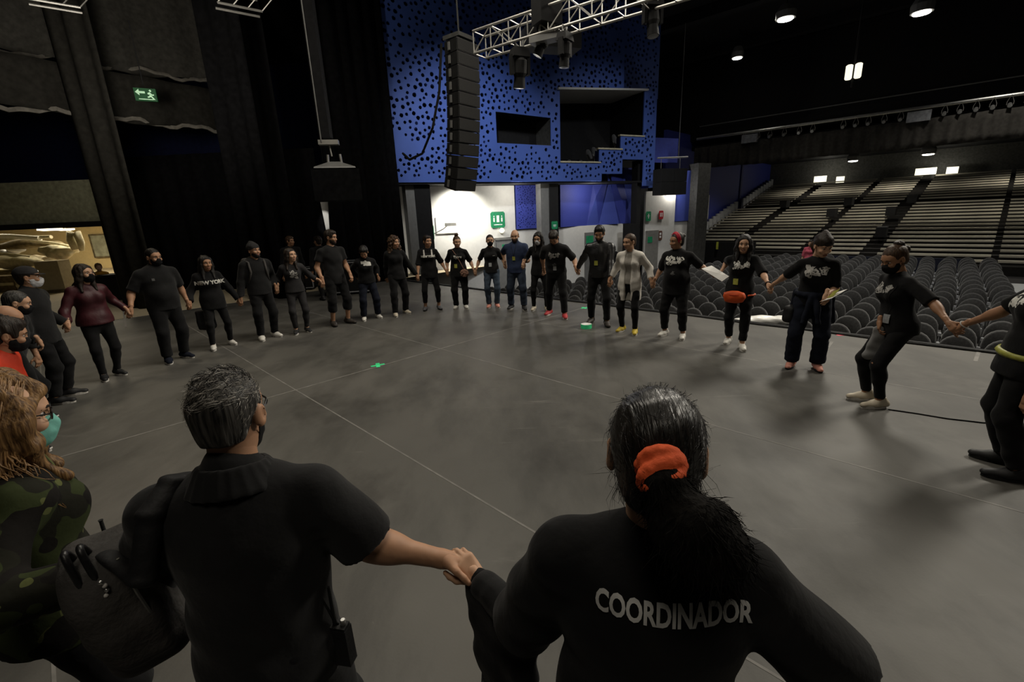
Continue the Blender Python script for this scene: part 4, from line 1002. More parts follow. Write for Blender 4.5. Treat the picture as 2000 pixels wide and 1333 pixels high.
def hair_mat(name, lo, hi, rough=.5, st=(1, 1, .06), sc=120, spec=.28):
    m = mat(name, lo, rough, spec, bump=.5, bscale=sc, stretch=st); nt = m.node_tree; b = nt.nodes['Principled BSDF']
    tc = nt.nodes.new('ShaderNodeTexCoord'); mp = nt.nodes.new('ShaderNodeMapping'); mp.inputs['Scale'].default_value = st; nt.links.new(tc.outputs['Object'], mp.inputs['Vector'])
    nz = nt.nodes.new('ShaderNodeTexNoise'); nz.inputs['Scale'].default_value = sc; nt.links.new(mp.outputs['Vector'], nz.inputs['Vector'])
    r = nt.nodes.new('ShaderNodeValToRGB'); r.color_ramp.elements[0].position = .35; r.color_ramp.elements[1].position = .68
    r.color_ramp.elements[0].color = (*lo, 1); r.color_ramp.elements[1].color = (*hi, 1); nt.links.new(nz.outputs['Fac'], r.inputs['Fac']); nt.links.new(r.outputs['Color'], b.inputs['Base Color'])
    M[name] = m
hair_mat('hair_black', (.005, .0045, .004), (.016, .013, .011))
hair_mat('hair_dark', (.010, .007, .005), (.030, .020, .014))
hair_mat('hair_brown', (.030, .016, .009), (.075, .042, .022))
hair_mat('hair_blond', (.070, .034, .013), (.26, .145, .055))
hair_mat('hair_grey', (.008, .0075, .007), (.075, .070, .064))
mm('hair_strand_grey', (.30, .28, .25), .45, .4, var=.5, scale=60); mm('hair_strand_dark', (.012, .011, .010), .45, .4, var=.4, scale=60)
mm('hair_strand_blond', (.22, .12, .045), .45, .4, var=.5, scale=40)
mm('eye_white', (.45, .42, .40), .3, .5); mm('iris', (.012, .008, .006), .2, .6); mm('lips', (.26, .085, .065), .5, .4, var=.1); mm('brow', (.010, .007, .005), .8, .2); mm('teeth', (.7, .68, .62), .4, .4, var=.05)
mm('mask_black', (.009, .009, .010), .9, .15); mm('mask_white', (.52, .52, .54), .85, .2, var=.05); mm('mask_mint', (.16, .42, .36), .85, .2, var=.08, bump=.2, bscale=40)
mm('shoe_white', (.62, .60, .55), .6, .35, var=.08); mm('shoe_cream', (.52, .46, .36), .6, .35, var=.12); mm('shoe_black', (.012, .012, .013), .6, .35); mm('shoe_yellow', (.45, .33, .03), .6, .35, var=.15)
mm('shoe_red', (.36, .03, .035), .6, .35, var=.15); mm('shoe_pink', (.58, .25, .19), .6, .35, var=.12); mm('shoe_brown', (.030, .024, .020), .6, .35); mm('shoe_grey', (.09, .09, .095), .6, .35)
mm('sole_white', (.58, .56, .52), .6, .35, var=.06); mm('sole_black', (.012, .012, .012), .7, .3)
mm('print_white', (.55, .54, .50), .8, .2, var=.12, scale=40); mm('print_grey', (.34, .33, .31), .8, .2, var=.35, scale=30); mm('print_silver', (.62, .62, .61), .7, .3, var=.25, scale=18); mm('print_dim', (.085, .085, .085), .7, .3, var=.3, scale=18)
mm('badge_lime', (.30, .30, .05), .5, .4, var=.2, scale=40); mm('badge_grey', (.30, .31, .32), .5, .4, var=.2, scale=40)
mm('bag_orange', (.62, .085, .015), .6, .35, var=.1, bump=.2, bscale=40); mm('bag_black', (.010, .010, .011), .7, .3, bump=.3, bscale=40); mm('bag_grey', (.060, .056, .053), .8, .25, bump=.4, bscale=60); mm('bag_fur', (.26, .15, .11), .95, .1, var=.3, scale=60, bump=1, bscale=90)
mm('strap_white', (.55, .53, .50), .8, .2, var=.05); mm('band_red', (.42, .015, .035), .6, .35, var=.1); mm('paper', (.78, .77, .74), .8, .2, var=.03); mm('scrunchie', (.85, .13, .04), .75, .25, var=.1, bump=.3, bscale=60)
mm('glasses', (.006, .006, .006), .3, .5); mm('metal_bit', (.6, .6, .58), .3, .5, metal=.9); mm('nail', (.55, .34, .26), .35, .5)

def rot_about(v, ax, a):
    v, ax = np.array(v, float), unit(ax); return v * math.cos(a) + np.cross(ax, v) * math.sin(a) + ax * (ax @ v) * (1 - math.cos(a))
def ik(a, b, l1, l2, pole):
    d = b - a; L = np.linalg.norm(d)
    if L > (l1 + l2) * .995:
        k = L / ((l1 + l2) * .995); l1 *= k; l2 *= k
    u = unit(d); x = (l1 * l1 - l2 * l2 + L * L) / (2 * L); h = math.sqrt(max(l1 * l1 - x * x, 1e-6)); p = np.array(pole, float); p = p - u * (p @ u)
    return a + u * x + unit(p) * h
FARV = .0135
def person(S):
    q = S['h'] / 1.72; h = S['h']; w = S.get('w', 1.0); fem = S.get('fem', False); near = S.get('near', False)
    vb = S.get('vox', FARV); vh = S.get('voxh', .0078); vhand = S.get('voxhand', .0058); vc = S.get('voxc', .0125)
    th = math.radians(S['face']); f = np.array([math.cos(th), math.sin(th), 0]); l = np.array([-f[1], f[0], 0])
    fl_, fr_ = np.array([*S['fl'][:2], 0.]), np.array([*S['fr'][:2], 0.])
    base = np.array([*((fl_ + fr_) / 2)[:2], 0.]); base = base + l * S.get('bl', 0) + f * S.get('bf', 0)
    root = thing('person', base, S['label'], 'person', 'people holding hands in a circle' if S.get('ring', True) else S.get('grp'))
    lean, side = math.radians(S.get('lean', 0)), math.radians(S.get('side', 0)); drop = S.get('drop', 0)
    U = unit(Z3 * math.cos(lean) + f * math.sin(lean) + l * math.sin(side)); Fx = unit(f - U * (f @ U)); Lx = np.cross(U, Fx)
    tw = math.radians(S.get('twist', 0)); Fc = rot_about(Fx, U, tw); Lc = np.cross(U, Fc)
    pel = base + Z3 * (.525 * h - drop) + f * S.get('hipf', 0) + l * S.get('hipl', 0)
    neck = pel + U * .312 * h; chest = pel + U * .205 * h; waist = pel + U * .085 * h
    shw = (.097 if fem else .108) * h * (.55 + .45 * w) * S.get('shw', 1.0)
    sh = {1: pel + U * .266 * h + Lc * shw, -1: pel + U * .266 * h - Lc * shw}
    for s_ in (1, -1): sh[s_] = sh[s_] + U * S.get('shr_l' if s_ > 0 else 'shr_r', 0)
    hip = {1: pel + Lx * .052 * h - Z3 * .02, -1: pel - Lx * .052 * h - Z3 * .02}
    ank = {1: fl_ + Z3 * .082 * q, -1: fr_ + Z3 * .082 * q}
    fa = {1: math.radians(S.get('toel', 14)), -1: math.radians(S.get('toer', -14))}
    fd = {s_: rotz(fa[s_]) @ f for s_ in (1, -1)}
    knee = {s_: ik(hip[s_], ank[s_], .243 * h, .238 * h, fd[s_] * 1.0 + l * s_ * .12 + f * .3) for s_ in (1, -1)}
    # arms
    el, wr, hd = {}, {}, {}
    for s_, key in ((1, 'hl'), (-1, 'hr')):
        T = S.get(key)
        if T is None: T = sh[s_] + Lc * s_ * .10 - Z3 * .43 * h + Fc * .06
        T = np.array(T, float)
        pole = -Fc * .7 + Lc * s_ * .35 - Z3 * .55
        if S.get('pole' + key[1]) is not None: pole = np.array(S['pole' + key[1]], float)
        d0 = unit(T - sh[s_])
        hd_ = S.get('dir' + key[1]); hd_ = unit(hd_) if hd_ is not None else unit(d0 * .6 - Z3 * .25 + (T - (sh[s_] - Z3 * .2)) * .6)
        wr[s_] = T - hd_ * .055 * q; el[s_] = np.array(S['el' + key[1]], float) if S.get('el' + key[1]) is not None else ik(sh[s_], wr[s_], .172 * h, .150 * h, pole); hd[s_] = hd_
    # head frame
    ht = math.radians(S.get('look', S['face'])); hp = math.radians(S.get('nod', 0)); hr = math.radians(S.get('tilt', 0))
    hf0 = np.array([math.cos(ht), math.sin(ht), 0]); hf = unit(hf0 * math.cos(hp) - Z3 * math.sin(hp)); hl_ = np.cross(Z3, hf0); hu = np.cross(hf, hl_)
    if hr: hl_, hu = rot_about(hl_, hf, hr), rot_about(hu, hf, hr)
    HR = frame(hf, hl_, hu); hq = S.get('hq', 1.05) * (.5 + .5 * q)
    hc = neck + unit(U * .75 + Z3 * .25 + hf0 * .12) * .094 * h + hf0 * .012 + hf * .015 * (1 if hp > .2 else .3)
    if 'head' in S: hc = np.array(S['head'], float)
    def hp_(a, b, c): return hc + HR @ (np.array([a, b, c]) * hq)
    # ---------------- body
    mq = w * q; aq = q * (.92 if fem else 1.06) * (.75 + .25 * w)
    def torso(s, g=0.0, hem=None, k=.07, loose=0.0):
        hipw = (.142 if fem else .132) * mq; ww = (.108 if fem else .130) * mq; cw = (.128 if fem else .152) * mq
        s.cone(pel - U * .02, waist, hipw + g, ww + g + loose, k, (Fx, .72 + .06 * (w - 1)))
        s.cone(waist, chest, ww + g + loose, cw + g + loose * .5, k, (Fx, .72 + .05 * (w - 1)))
        s.cone(chest, chest + U * .05 * h, cw + g, (.100 if fem else .112) * mq + g, k, (Fx, .70))
        for a in (1, -1):
            s.cone(neck - U * .036 * h + Lc * a * .02, sh[a], .046 * q + g * .8, .044 * aq + g * .8, k)
            s.ell(pel + Lx * a * .058 * q - Fx * .045 * q - U * .03, np.array([.085, .075, .085]) * mq + g, None, .05)
            if fem: s.ell(chest + Lc * a * .062 * mq + Fc * .075 * mq - U * .005, np.array([.062, .060, .060]) * mq + g, None, .05)
        if w > 1.12: s.ell(waist + Fx * .05 * w, np.array([.12, .135, .12]) * mq + g, frame(Fx, Lx, U), .06)
        if hem is not None: s.cone(pel, pel - U * hem, hipw + g + .008 + loose, hipw + g + .014 + loose, k, (Fx, .78))
    def arm(s, a, t0, t1, g=0.0, cap=1, flare=0.0, k=.035):
        rs, re, rw = .047 * aq, .038 * aq, .0265 * aq
        if t1 <= 1: s.cone(sh[a], sh[a] + (el[a] - sh[a]) * t1, rs + g, rs + (re - rs) * t1 + g + flare, k, None, cap)
        else:
            s.cone(sh[a], el[a], rs + g, re + g, k); m_ = el[a] + (wr[a] - el[a]) * (t1 - 1)
            s.cone(el[a], m_, re * 1.03 + g, re + (rw - re) * (t1 - 1) + g + flare, k, None, cap)
    def leg(s, a, t1, g=0.0, cap=1, flare=0.0, k=.04):
        rh, rk, ra = .088 * mq * (1.04 if fem else 1), .055 * q * (.7 + .3 * w), .037 * q
        if t1 <= 1: s.cone(hip[a], hip[a] + (knee[a] - hip[a]) * t1, rh + g, rh + (rk - rh) * t1 + g + flare, k, None, cap)
        else:
            s.cone(hip[a], knee[a], rh + g, rk + g, k); e_ = knee[a] + (ank[a] - knee[a]) * (t1 - 1)
            s.cone(knee[a], e_, rk + g, rk + (ra - rk) * (t1 - 1) + g + flare, k, None, cap)
            cm = knee[a] + (ank[a] - knee[a]) * .30 - fd[a] * .018
            s.ell(cm, (np.array([.052, .050, .085]) * q * (.8 + .2 * w)) + g, frame(unit(fd[a]), np.cross(Z3, unit(fd[a])), Z3), .04)
    B = SDF(); torso(B)
    B.cone(neck - U * .03, hc - hu * .05 - hf * .01, (.053 if fem else .060) * q, (.048 if fem else .055) * q, .03)
    for a in (1, -1):
        arm(B, a, 0, 2, 0, 0); leg(B, a, 2, 0, 0)
        B.ell(el[a] + (wr[a] - el[a]) * .22, np.array([.043, .043, .06]) * aq, frame(unit(np.cross(wr[a] - el[a], U)), unit(np.cross(wr[a] - el[a], np.cross(wr[a] - el[a], U))), unit(wr[a] - el[a])), .03)
        B.cone(ank[a], fl_ + fd[a] * .1 + Z3 * .035 if a > 0 else fr_ + fd[a] * .1 + Z3 * .035, .032 * q, .018, .02)
        B.cone(wr[a], wr[a] + hd[a] * .03, .0265 * aq, .026 * aq, .01)
    Vb, Fb = B.mesh(vb); Vb = relax(np.asarray(Vb, float), Fb, 1)
    def headsdf(s, g=0.0, only=None):
        s.ell(hp_(-.012, 0, .030), np.array([.096, .076, .088]) * hq + g, HR, .02)
        s.ell(hp_(.022, 0, -.038), np.array([.072, .061, .082]) * hq + g, HR, .035)
        s.ell(hp_(.058, 0, -.092), np.array([.028, .030, .022]) * hq + g, HR, .03)
        s.ell(hp_(.045, 0, .030), np.array([.050, .060, .045]) * hq + g, HR, .03)
    Hd = SDF(); headsdf(Hd)
    Hd.cone(hc - hu * .05 * hq - hf * .008, hc - hu * .15 * hq - hf * .02, .053 * q, .055 * q, .03)
    for a in (1, -1):
        Hd.ell(hp_(.098, a * .032, .002), np.array([.020, .020, .014]) * hq, HR, .016, '-')
        Hd.ell(hp_(.074, a * .040, -.030), np.array([.022, .022, .018]) * hq, HR, .025)
        Hd.ell(hp_(-.008, a * .082, -.008), np.array([.022, .011, .033]) * hq, HR @ rotz(a * .35), .006)
        Hd.ell(hp_(-.002, a * .091, -.006), np.array([.010, .006, .018]) * hq, HR, .006, '-')
    Hd.ell(hp_(.082, 0, .022), np.array([.014, .048, .010]) * hq, HR, .016)
    Hd.cone(hp_(.088, 0, .006), hp_(.110, 0, -.034), .008 * hq, .0125 * hq, .014)
    for a in (1, -1): Hd.ell(hp_(.097, a * .012, -.038), np.array([.010, .009, .008]) * hq, HR, .008)
    Hd.ell(hp_(.088, 0, -.066), np.array([.012, .026, .007]) * hq, HR, .010); Hd.ell(hp_(.086, 0, -.077), np.array([.011, .021, .007]) * hq, HR, .010)
    if S.get('smile'): Hd.ell(hp_(.097, 0, -.074), np.array([.016, .026, .012]) * hq, HR, .008, '-')
    else: Hd.ell(hp_(.102, 0, -.0715), np.array([.010, .022, .0025]) * hq, HR, .004, '-')
    Vh, Fh = Hd.mesh(vh); Vh = relax(np.asarray(Vh, float), Fh, 1)
    parts = [(Vb, Fb), (Vh, Fh)]
    handinfo = {}
    for a in (1, -1):
        k_ = 'l' if a > 0 else 'r'
        d = hd[a]; pn = S.get('palm' + k_); pn = np.array(pn, float) if pn is not None else (-Fc * .75 + Lc * -a * .3 + Z3 * -.2)
        pn = unit(pn - d * (pn @ d)); tdir = np.cross(d, pn) * a; hs = q * S.get('handq', .93 if fem else 1.02); curl = math.radians(S.get('curl' + k_, 38))
        s = SDF(); W_ = wr[a]
        def at(x, y, z): return W_ + (d * x + tdir * y + pn * z) * hs
        s.cone(W_ - d * .05, W_ + d * .015 * hs, .0255 * aq, .0235 * aq, .02)
        for y in (.026, .009, -.009, -.026): s.cone(at(.010, y * .6, 0), at(.080 - abs(y) * .25, y, -.002), .0145 * hs, .0115 * hs, .014)
        s.ell(at(.045, 0, .006), np.array([.045, .036, .014]) * hs, frame(d, tdir, pn), .01)
        tips = []
        for i, (y, L1, L2, L3, r) in enumerate(((.027, .040, .026, .020, .0088), (.009, .044, .029, .021, .0092), (-.009, .041, .027, .020, .0087), (-.026, .032, .021, .018, .0076))):
            p0 = at(.082 - abs(y) * .25, y, -.001); dd = d + tdir * y * 2.2; dd = unit(dd); ax_ = unit(np.cross(dd, pn)); c_ = curl * (1 + .10 * (i - 1.5)); rr = r * hs
            for Ls, m_ in ((L1, .75), (L2, 1.0), (L3, .7)):
                dd = rot_about(dd, ax_, c_ * m_); p1 = p0 + dd * Ls * hs; s.cone(p0, p1, rr, rr * .93, .005); p0 = p1; rr *= .93
            tips.append((p0, dd, rr))
        p0 = at(.022, .026, .008); dd = unit(d * .62 + tdir * .68 + pn * .35); p1 = p0 + dd * .036 * hs; s.cone(p0, p1, .0145 * hs, .011 * hs, .012)
        dd = unit(d * .88 + tdir * .25 + pn * .5); p2 = p1 + dd * .028 * hs; s.cone(p1, p2, .011 * hs, .0098 * hs, .006)
        dd = unit(d * .9 - tdir * .02 + pn * .6); p3 = p2 + dd * .022 * hs; s.cone(p2, p3, .0098 * hs, .0082 * hs, .005); tips.append((p3, dd, .0082 * hs))
        Vn, Fn = s.mesh(vhand); parts.append((relax(np.asarray(Vn, float), Fn, 1), Fn)); handinfo[a] = tips
    off = 0; VV, FF = [], []
    for v_, f_ in parts: VV.append(v_); FF.append(f_ + off); off += len(v_)
    link('body', to_mesh('body', np.concatenate(VV) - base, np.concatenate(FF), S.get('skin', 'skin_mid'), True), root)
    out = dict(root=root, base=base, U=U, Fc=Fc, Lc=Lc, neck=neck, chest=chest, pel=pel, waist=waist, sh=sh, el=el, wr=wr, hd=hd, HR=HR, hc=hc, hq=hq, q=q, hp=hp_, ank=ank, knee=knee, hip=hip, f=f, l=l, tips=handinfo)
    # ---------------- face
    if not S.get('noface'):
        for a in (1, -1):
            e_ = MB().ball(hp_(.078, a * .032, .003) - base, np.array([.012, .0155, .009]) * hq, HR, 8, 6).build('eye', 'eye_white', root, True)
            MB().ball(hp_(.0885, a * .032, .002) - base, np.array([.0028, .0065, .0068]) * hq, HR, 8, 5).build('iris', 'iris', e_, True)
            MB().tube([hp_(.096, a * .012, .021) - base, hp_(.098, a * .030, .027) - base, hp_(.080, a * .052, .020) - base], [.003 * hq, .0045 * hq, .002 * hq], 5).build('eyebrow', 'brow', root, True)
        if not S.get('mask'):
            if S.get('smile'):
                MB().ball(hp_(.088, 0, -.073) - base, np.array([.006, .021, .007]) * hq, HR, 10, 5).build('teeth', 'teeth', root, True)
            MB().tube([hp_(.090, .024, -.071 + .006 * bool(S.get('smile'))) - base, hp_(.101, .009, -.0655) - base, hp_(.101, -.009, -.0655) - base, hp_(.090, -.024, -.071 + .006 * bool(S.get('smile'))) - base, hp_(.098, -.010, -.0785 - .006 * bool(S.get('smile'))) - base, hp_(.098, .010, -.0785 - .006 * bool(S.get('smile'))) - base], .0036 * hq, 6, True, True).build('lips', 'lips', root, True)
    if S.get('beard'):
        s = SDF(); s.ell(hp_(.026, 0, -.048), np.array([.075, .065, .080]) * hq, HR, .02).ell(hp_(.062, 0, -.095), np.array([.036, .036, .028]) * hq, HR, .03)
        s.ell(hp_(.110, 0, -.030), np.array([.04, .036, .026]) * hq, HR, .008, '-').ell(hp_(.102, 0, -.0715), np.array([.012, .020, .006]) * hq, HR, .003, '-')
        s.cut(hp_(.02, 0, -.032), hu * .9 + hf * .35).cut(hp_(.0, 0, 0), -hf)
        skin('beard', s, .006, S['beard'], root, base, (.002, 200, 3))
    if S.get('mask'):
        s = SDF(); g = .007
        s.ell(hp_(.022, 0, -.038), np.array([.072, .061, .082]) * hq + g, HR, .03).ell(hp_(.058, 0, -.092), np.array([.028, .030, .022]) * hq + g, HR, .03)
        s.cone(hp_(.088, 0, -.01), hp_(.106, 0, -.034), (.012) * hq, .020 * hq, .03).ell(hp_(.085, 0, -.065), np.array([.030, .042, .034]) * hq, HR, .03)
        s.cut(hp_(.08, 0, -.012), hu - hf * .15).cut(hp_(.012, 0, 0), -hf).cut(hp_(0, 0, -.118), -hu)
        mk, _ = skin('mask', s, .0055 if not near else .004, S['mask'], root, base, (.0012, 120, 5))
        for a in (1, -1): MB().tube([hp_(.02, a * .066, -.025) - base, hp_(-.015, a * .082, -.002) - base, hp_(-.018, a * .080, -.03) - base, hp_(.02, a * .062, -.07) - base], .0018, 4).build('ear_loop', S['mask'], mk)
    if S.get('specs'):
        g_ = None; mb = MB()
        for a in (1, -1):
            mb.tube([hp_(.104, a * .034, .003) - base + HR @ (np.array([-.012 * abs(math.sin(t)) * 0, math.cos(t) * .024, math.sin(t) * .018]) * hq) for t in np.linspace(0, 2 * PI, 13)[:-1]], .0022 if not near else .0026, 5, True, True)
            mb.tube([hp_(.100, a * .058, .008) - base, hp_(.04, a * .078, .008) - base, hp_(-.01, a * .084, .006) - base, hp_(-.02, a * .082, -.01) - base], .0018 if not near else .0024, 5)
        mb.tube([hp_(.105, -.011, .006) - base, hp_(.105, .011, .006) - base], .002, 5)
        mb.build('glasses', 'glasses', root)
    # ---------------- clothes
    fold = S.get('fold', .005)
    b_ = S.get('bottom', dict())
    if b_ is not None:
        s = SDF(); g = b_.get('g', .010); ln = b_.get('len', 1.93); fla = b_.get('flare', .006)
        hipw = (.142 if fem else .132) * mq
        s.cone(pel - U * .02, waist, hipw + g, (.112 if fem else .132) * mq + g, .05, (Fx, .74))
        for a in (1, -1): leg(s, a, ln, g, 1, fla); s.ell(pel + Lx * a * .058 * q - Fx * .045 * q - U * .03, np.array([.085, .075, .085]) * mq + g, None, .05)
        s.cut(pel + U * .075 * h * .9, U)
        skin(b_.get('name', 'trousers'), s, vc, b_.get('m', 'cloth_black'), root, base, (b_.get('fold', .004), 28, 11 + S.get('seed', 0), (1, 1, 1.6)))
    t_ = S.get('top', dict()); surf = None
    if t_ is not None:
        s = SDF(); g = t_.get('g', .016); sl = t_.get('sleeve', .72); hem = t_.get('hem', .09); lo = t_.get('loose', .012)
        torso(s, g, hem, .07, lo)
        for a in (1, -1):
            sl_a = sl if not isinstance(sl, dict) else sl[a]
            arm(s, a, 0, sl_a, t_.get('ga', g), 1, t_.get('flare', .014 if sl_a <= 1 else .002))
        if t_.get('collar', 1): s.cone(neck - U * .045, neck - U * (.005 if t_['collar'] != 'high' else -.03) if 'collar' in t_ else neck - U * .012, .085 * q, .066 * q, .03)
        if t_.get('hood'):
            s.ell(neck - Fc * .075 + U * -.01, np.array([.075, .115, .07]) * q, frame(Fc, Lc, U), .04)
            s.cone(neck + Lc * .07 + Fc * .02, neck - Lc * .07 + Fc * .02, .035, .035, .04)
        s.cut(pel - U * hem, -U)
        if t_.get('open'):
            s.box(chest + Fc * .2 - U * .15, (.16, t_['open'], .60), frame(Fc, Lc, U), .02, .02, '-')
        _, surf = skin(t_.get('name', 'shirt'), s, vc if not near else vc, t_.get('m', 'cloth_black'), root, base, (fold, 24, 21 + S.get('seed', 0), (1, 1, 1.3)), 1)
    i_ = S.get('inner')
    if i_:
        s = SDF(); torso(s, .009, .02 if 'hem' not in i_ else i_['hem']); s.cut(pel - U * .02, -U); _, surf = skin('undershirt', s, vc, i_['m'], root, base, (.003, 26, 5))
    out['surf'] = surf
    # ---------------- shoes
    sh_ = S.get('shoe', dict(m='shoe_black', sole='sole_black'))
    if sh_:
        for a, ft in ((1, fl_), (-1, fr_)):
            d = fd[a]; x_ = np.cross(Z3, d); k = q * (1.02 if fem else 1.12); s = SDF()
            s.cone(ft - d * .055 * k + Z3 * .045, ft + d * .05 * k + Z3 * .042, .041 * k, .044 * k, .02).cone(ft + d * .05 * k + Z3 * .040, ft + d * .155 * k + Z3 * .032, .046 * k, .034 * k, .03, (Z3, .9))
            s.cone(ft - d * .035 * k + Z3 * .06, ank[a] + Z3 * (.030 + sh_.get('high', 0)), .043 * k, .049 * q, .02, None, 1)
            s.cut(ft + Z3 * .022, -Z3)
            so, _ = skin('shoe', s, .009 if not near else .007, sh_['m'], root, base, None)
            pts = []
            for i in range(18):
                t = 2 * PI * i / 18; c_, s__ = math.cos(t), math.sin(t); pts.append(((.052 + .128 * c_) * k, (.044 + .006 * c_) * s__ * k * (1.0 if c_ > 0 else .92)))
            MB().prism(pts, ft - base + Z3 * .001, d, x_, Z3 * .030).build('sole', sh_.get('sole', 'sole_white'), so)
            if sh_.get('toe'):
                s2 = SDF().ell(ft + d * .155 * k + Z3 * .030, np.array([.036, .036, .022]) * k, frame(d, x_, Z3), .01); s2.cut(ft + Z3 * .02, -Z3); skin('toe_cap', s2, .006, 'sole_white', so, base)
            if sh_.get('laces'):
                for j in range(3): MB().box(ft + d * (.045 + .02 * j) * k + Z3 * (.085 - .009 * j) - base, (.004, .022, .003), frame(d, x_, Z3)).build('lace', 'sole_white', so)
    # ---------------- hair and hats
    for hs_ in S.get('hair', []):
        kind = hs_[0]; hm = hs_[1]; s = SDF(); nm = 'hair'; fo = (.003 if kind not in ('pulled', 'crop') else .0012, 130, 7, (1, 1, .3)); vx_ = .0078 if not near else S.get('voxhair', .005)
        capr = np.array([.107, .087, .098]) * hq
        if kind in ('short', 'long', 'pulled', 'curly', 'crop'):
            ex = {'short': .004, 'long': .006, 'pulled': -.003, 'curly': .014, 'crop': -.004}[kind]
            s.ell(hp_(-.016, 0, .034), capr + ex, HR, .01)
            if kind in ('short', 'curly'): s.ell(hp_(.045, 0, .092), np.array([.045, .06, .028]) * hq, HR, .03)
            s.ell(hp_(-.055, 0, -.035), (np.array([.055, .066, .062]) if kind != 'crop' else np.array([.047, .055, .060])) * hq, HR, .03)
            s.ell(hp_(.120, 0, -.020 + .016 * (kind == 'long')), np.array([.078, .080 if kind == 'long' else .085, .088]) * hq, HR, .012, '-'); s.box(hp_(.10, 0, -.12), np.array([.085, .2, .10]) * hq, HR, .01, .01, '-')
            if kind in ('short', 'pulled', 'crop'):
                s.cut(hp_(0, 0, S.get('nape', -.085)), -hu)
                for a in (1, -1): s.ell(hp_(.0, a * .088, -.016), np.array([.030, .03, .040]) * hq, HR, .008, '-')
        if kind == 'long':
            L_ = hs_[2]; fw_ = hs_[3] if len(hs_) > 3 else .35; cu = hs_[4] if len(hs_) > 4 else 0
            for a in (1, -1):
                p0 = hp_(-.01, a * .078, .03); p1 = hp_(-.012, a * .088, -.07); p2 = neck + Lc * a * .085 * q - Fc * .035 - U * .01; p3 = neck + Lc * a * .10 * q + Fc * (.09 * (fw_ > .3) - .06) - U * L_
                s.cone(hp_(.030, a * .066, .075), hp_(.030, a * .084, -.02), .016 * hq, .020 * hq, .02).cone(hp_(.030, a * .084, -.02), neck + Lc * a * .075 * q + Fc * .07 + U * .0, .020 * hq, .026 * hq, .02).cone(neck + Lc * a * .075 * q + Fc * .07, neck + Lc * a * .085 * q + Fc * .115 - U * L_ * .5, .026 * hq, .016 * hq, .03)
                s.cone(p0, p1, .030 * hq, .034 * hq, .03).cone(p1, p2, .034 * hq, .040 * hq, .03).cone(p2, p3, .040 * hq, .026 * hq, .03)
            p0 = hp_(-.075, 0, .0); p1 = neck - Fc * .065 + U * .01; p2 = neck - Fc * .115 - U * L_ * 1.05
            s.cone(p0, p1, .070 * hq, .068 * hq, .04, (hf, .6)).cone(p1, p2, .075 * hq, .055 * hq, .04, (Fc, .5))
            fo = (.004 + cu * .01, 90 if not cu else 55, 7, (1, 1, .25 if not cu else 1))
        if kind == 'curly':
            L_ = hs_[2]
            for a in (1, -1): s.cone(hp_(-.01, a * .085, .02), neck + Lc * a * .12 * q - U * L_ * .6, .045 * hq, .055 * hq, .04).cone(neck + Lc * a * .12 * q - U * L_ * .6, neck + Lc * a * .11 * q - U * L_ + Fc * .05, .055 * hq, .03 * hq, .04)
            s.cone(hp_(-.08, 0, .02), neck - Fc * .09 - U * L_ * .7, .085 * hq, .085 * hq, .04)
            fo = (.009, 75, 9)
        if kind == 'bun': s.ell(hp_(hs_[2], 0, hs_[3]), np.array([.042, .044, .040]) * hq, HR, .01); nm = 'hair_bun'; fo = (.005, 120, 4)
        if kind == 'ring':
            s.ell(hp_(-.018, 0, .010), np.array([.101, .083, .082]) * hq, HR, .01); s.cut(hp_(0, 0, .052), hu + hf * .25).cut(hp_(.02, 0, 0), hf).cut(hp_(0, 0, -.07), -hu)
            for a in (1, -1): s.ell(hp_(.0, a * .085, -.02), np.array([.022, .03, .034]) * hq, HR, .008, '-')
            fo = (.0015, 150, 3)
        if kind == 'pony': 
            s.cone(hp_(-.10, 0, hs_[2]), hp_(-.15, .0, hs_[2] - .06), .028 * hq, .038 * hq, .02).cone(hp_(-.15, 0, hs_[2] - .06), neck - Fc * .12 - U * hs_[3], .038 * hq, .020 * hq, .03); nm = 'ponytail'
        if kind == 'beanie':
            s.ell(hp_(-.014, 0, .045), np.array([.114, .094, .100]) * hq, HR, .01); s.cone(hp_(-.03, 0, .13), hp_(-.05, 0, .145), .03 * hq, .02 * hq, .05); s.cut(hp_(.08, 0, .030), -hu + hf * .22); nm = 'beanie'; fo = (.002, 90, 2)
        if kind == 'cap':
            s.ell(hp_(-.010, 0, .045), np.array([.110, .090, .088]) * hq, HR, .01); s.cut(hp_(0, 0, .038), -hu)
            cp, _ = skin('cap', s, .007, hm, root, base, None)
            pts = [(.095 * math.sin(t) * 0 + .085 * math.cos(t) * .95, .082 * math.sin(t)) for t in np.linspace(-1.45, 1.45, 12)]
            MB().prism([(a_ + .075 if abs(b2) < .079 else a_, b2) for a_, b2 in pts] + [(.03, .082), (.03, -.082)], (hp_(.0, 0, .040) - base), HR[:, 0] * hq * .98 - HR[:, 2] * .12, HR[:, 1] * hq, HR[:, 2] * .006).build('visor', hm, cp)
            MB().ball(hp_(.099, 0, .062) - base, np.array([.004, .022, .012]) * hq, HR, 10, 6).build('emblem', 'print_white', cp)
            continue
        if kind == 'headband':
            s.ell(hp_(-.02, 0, .040), np.array([.113, .094, .104]) * hq, HR, .01); s.cut(hp_(.030, 0, 0), hf - hu * .15).cut(hp_(-.02, 0, 0), -hf + hu * .15).cut(hp_(0, 0, -.03), -hu); nm = 'headband'; fo = (.002, 60, 3)
        ho, hsurf = skin(nm, s, vx_, hm, root, base, fo); out.setdefault('hairs', []).append((ho, hsurf))
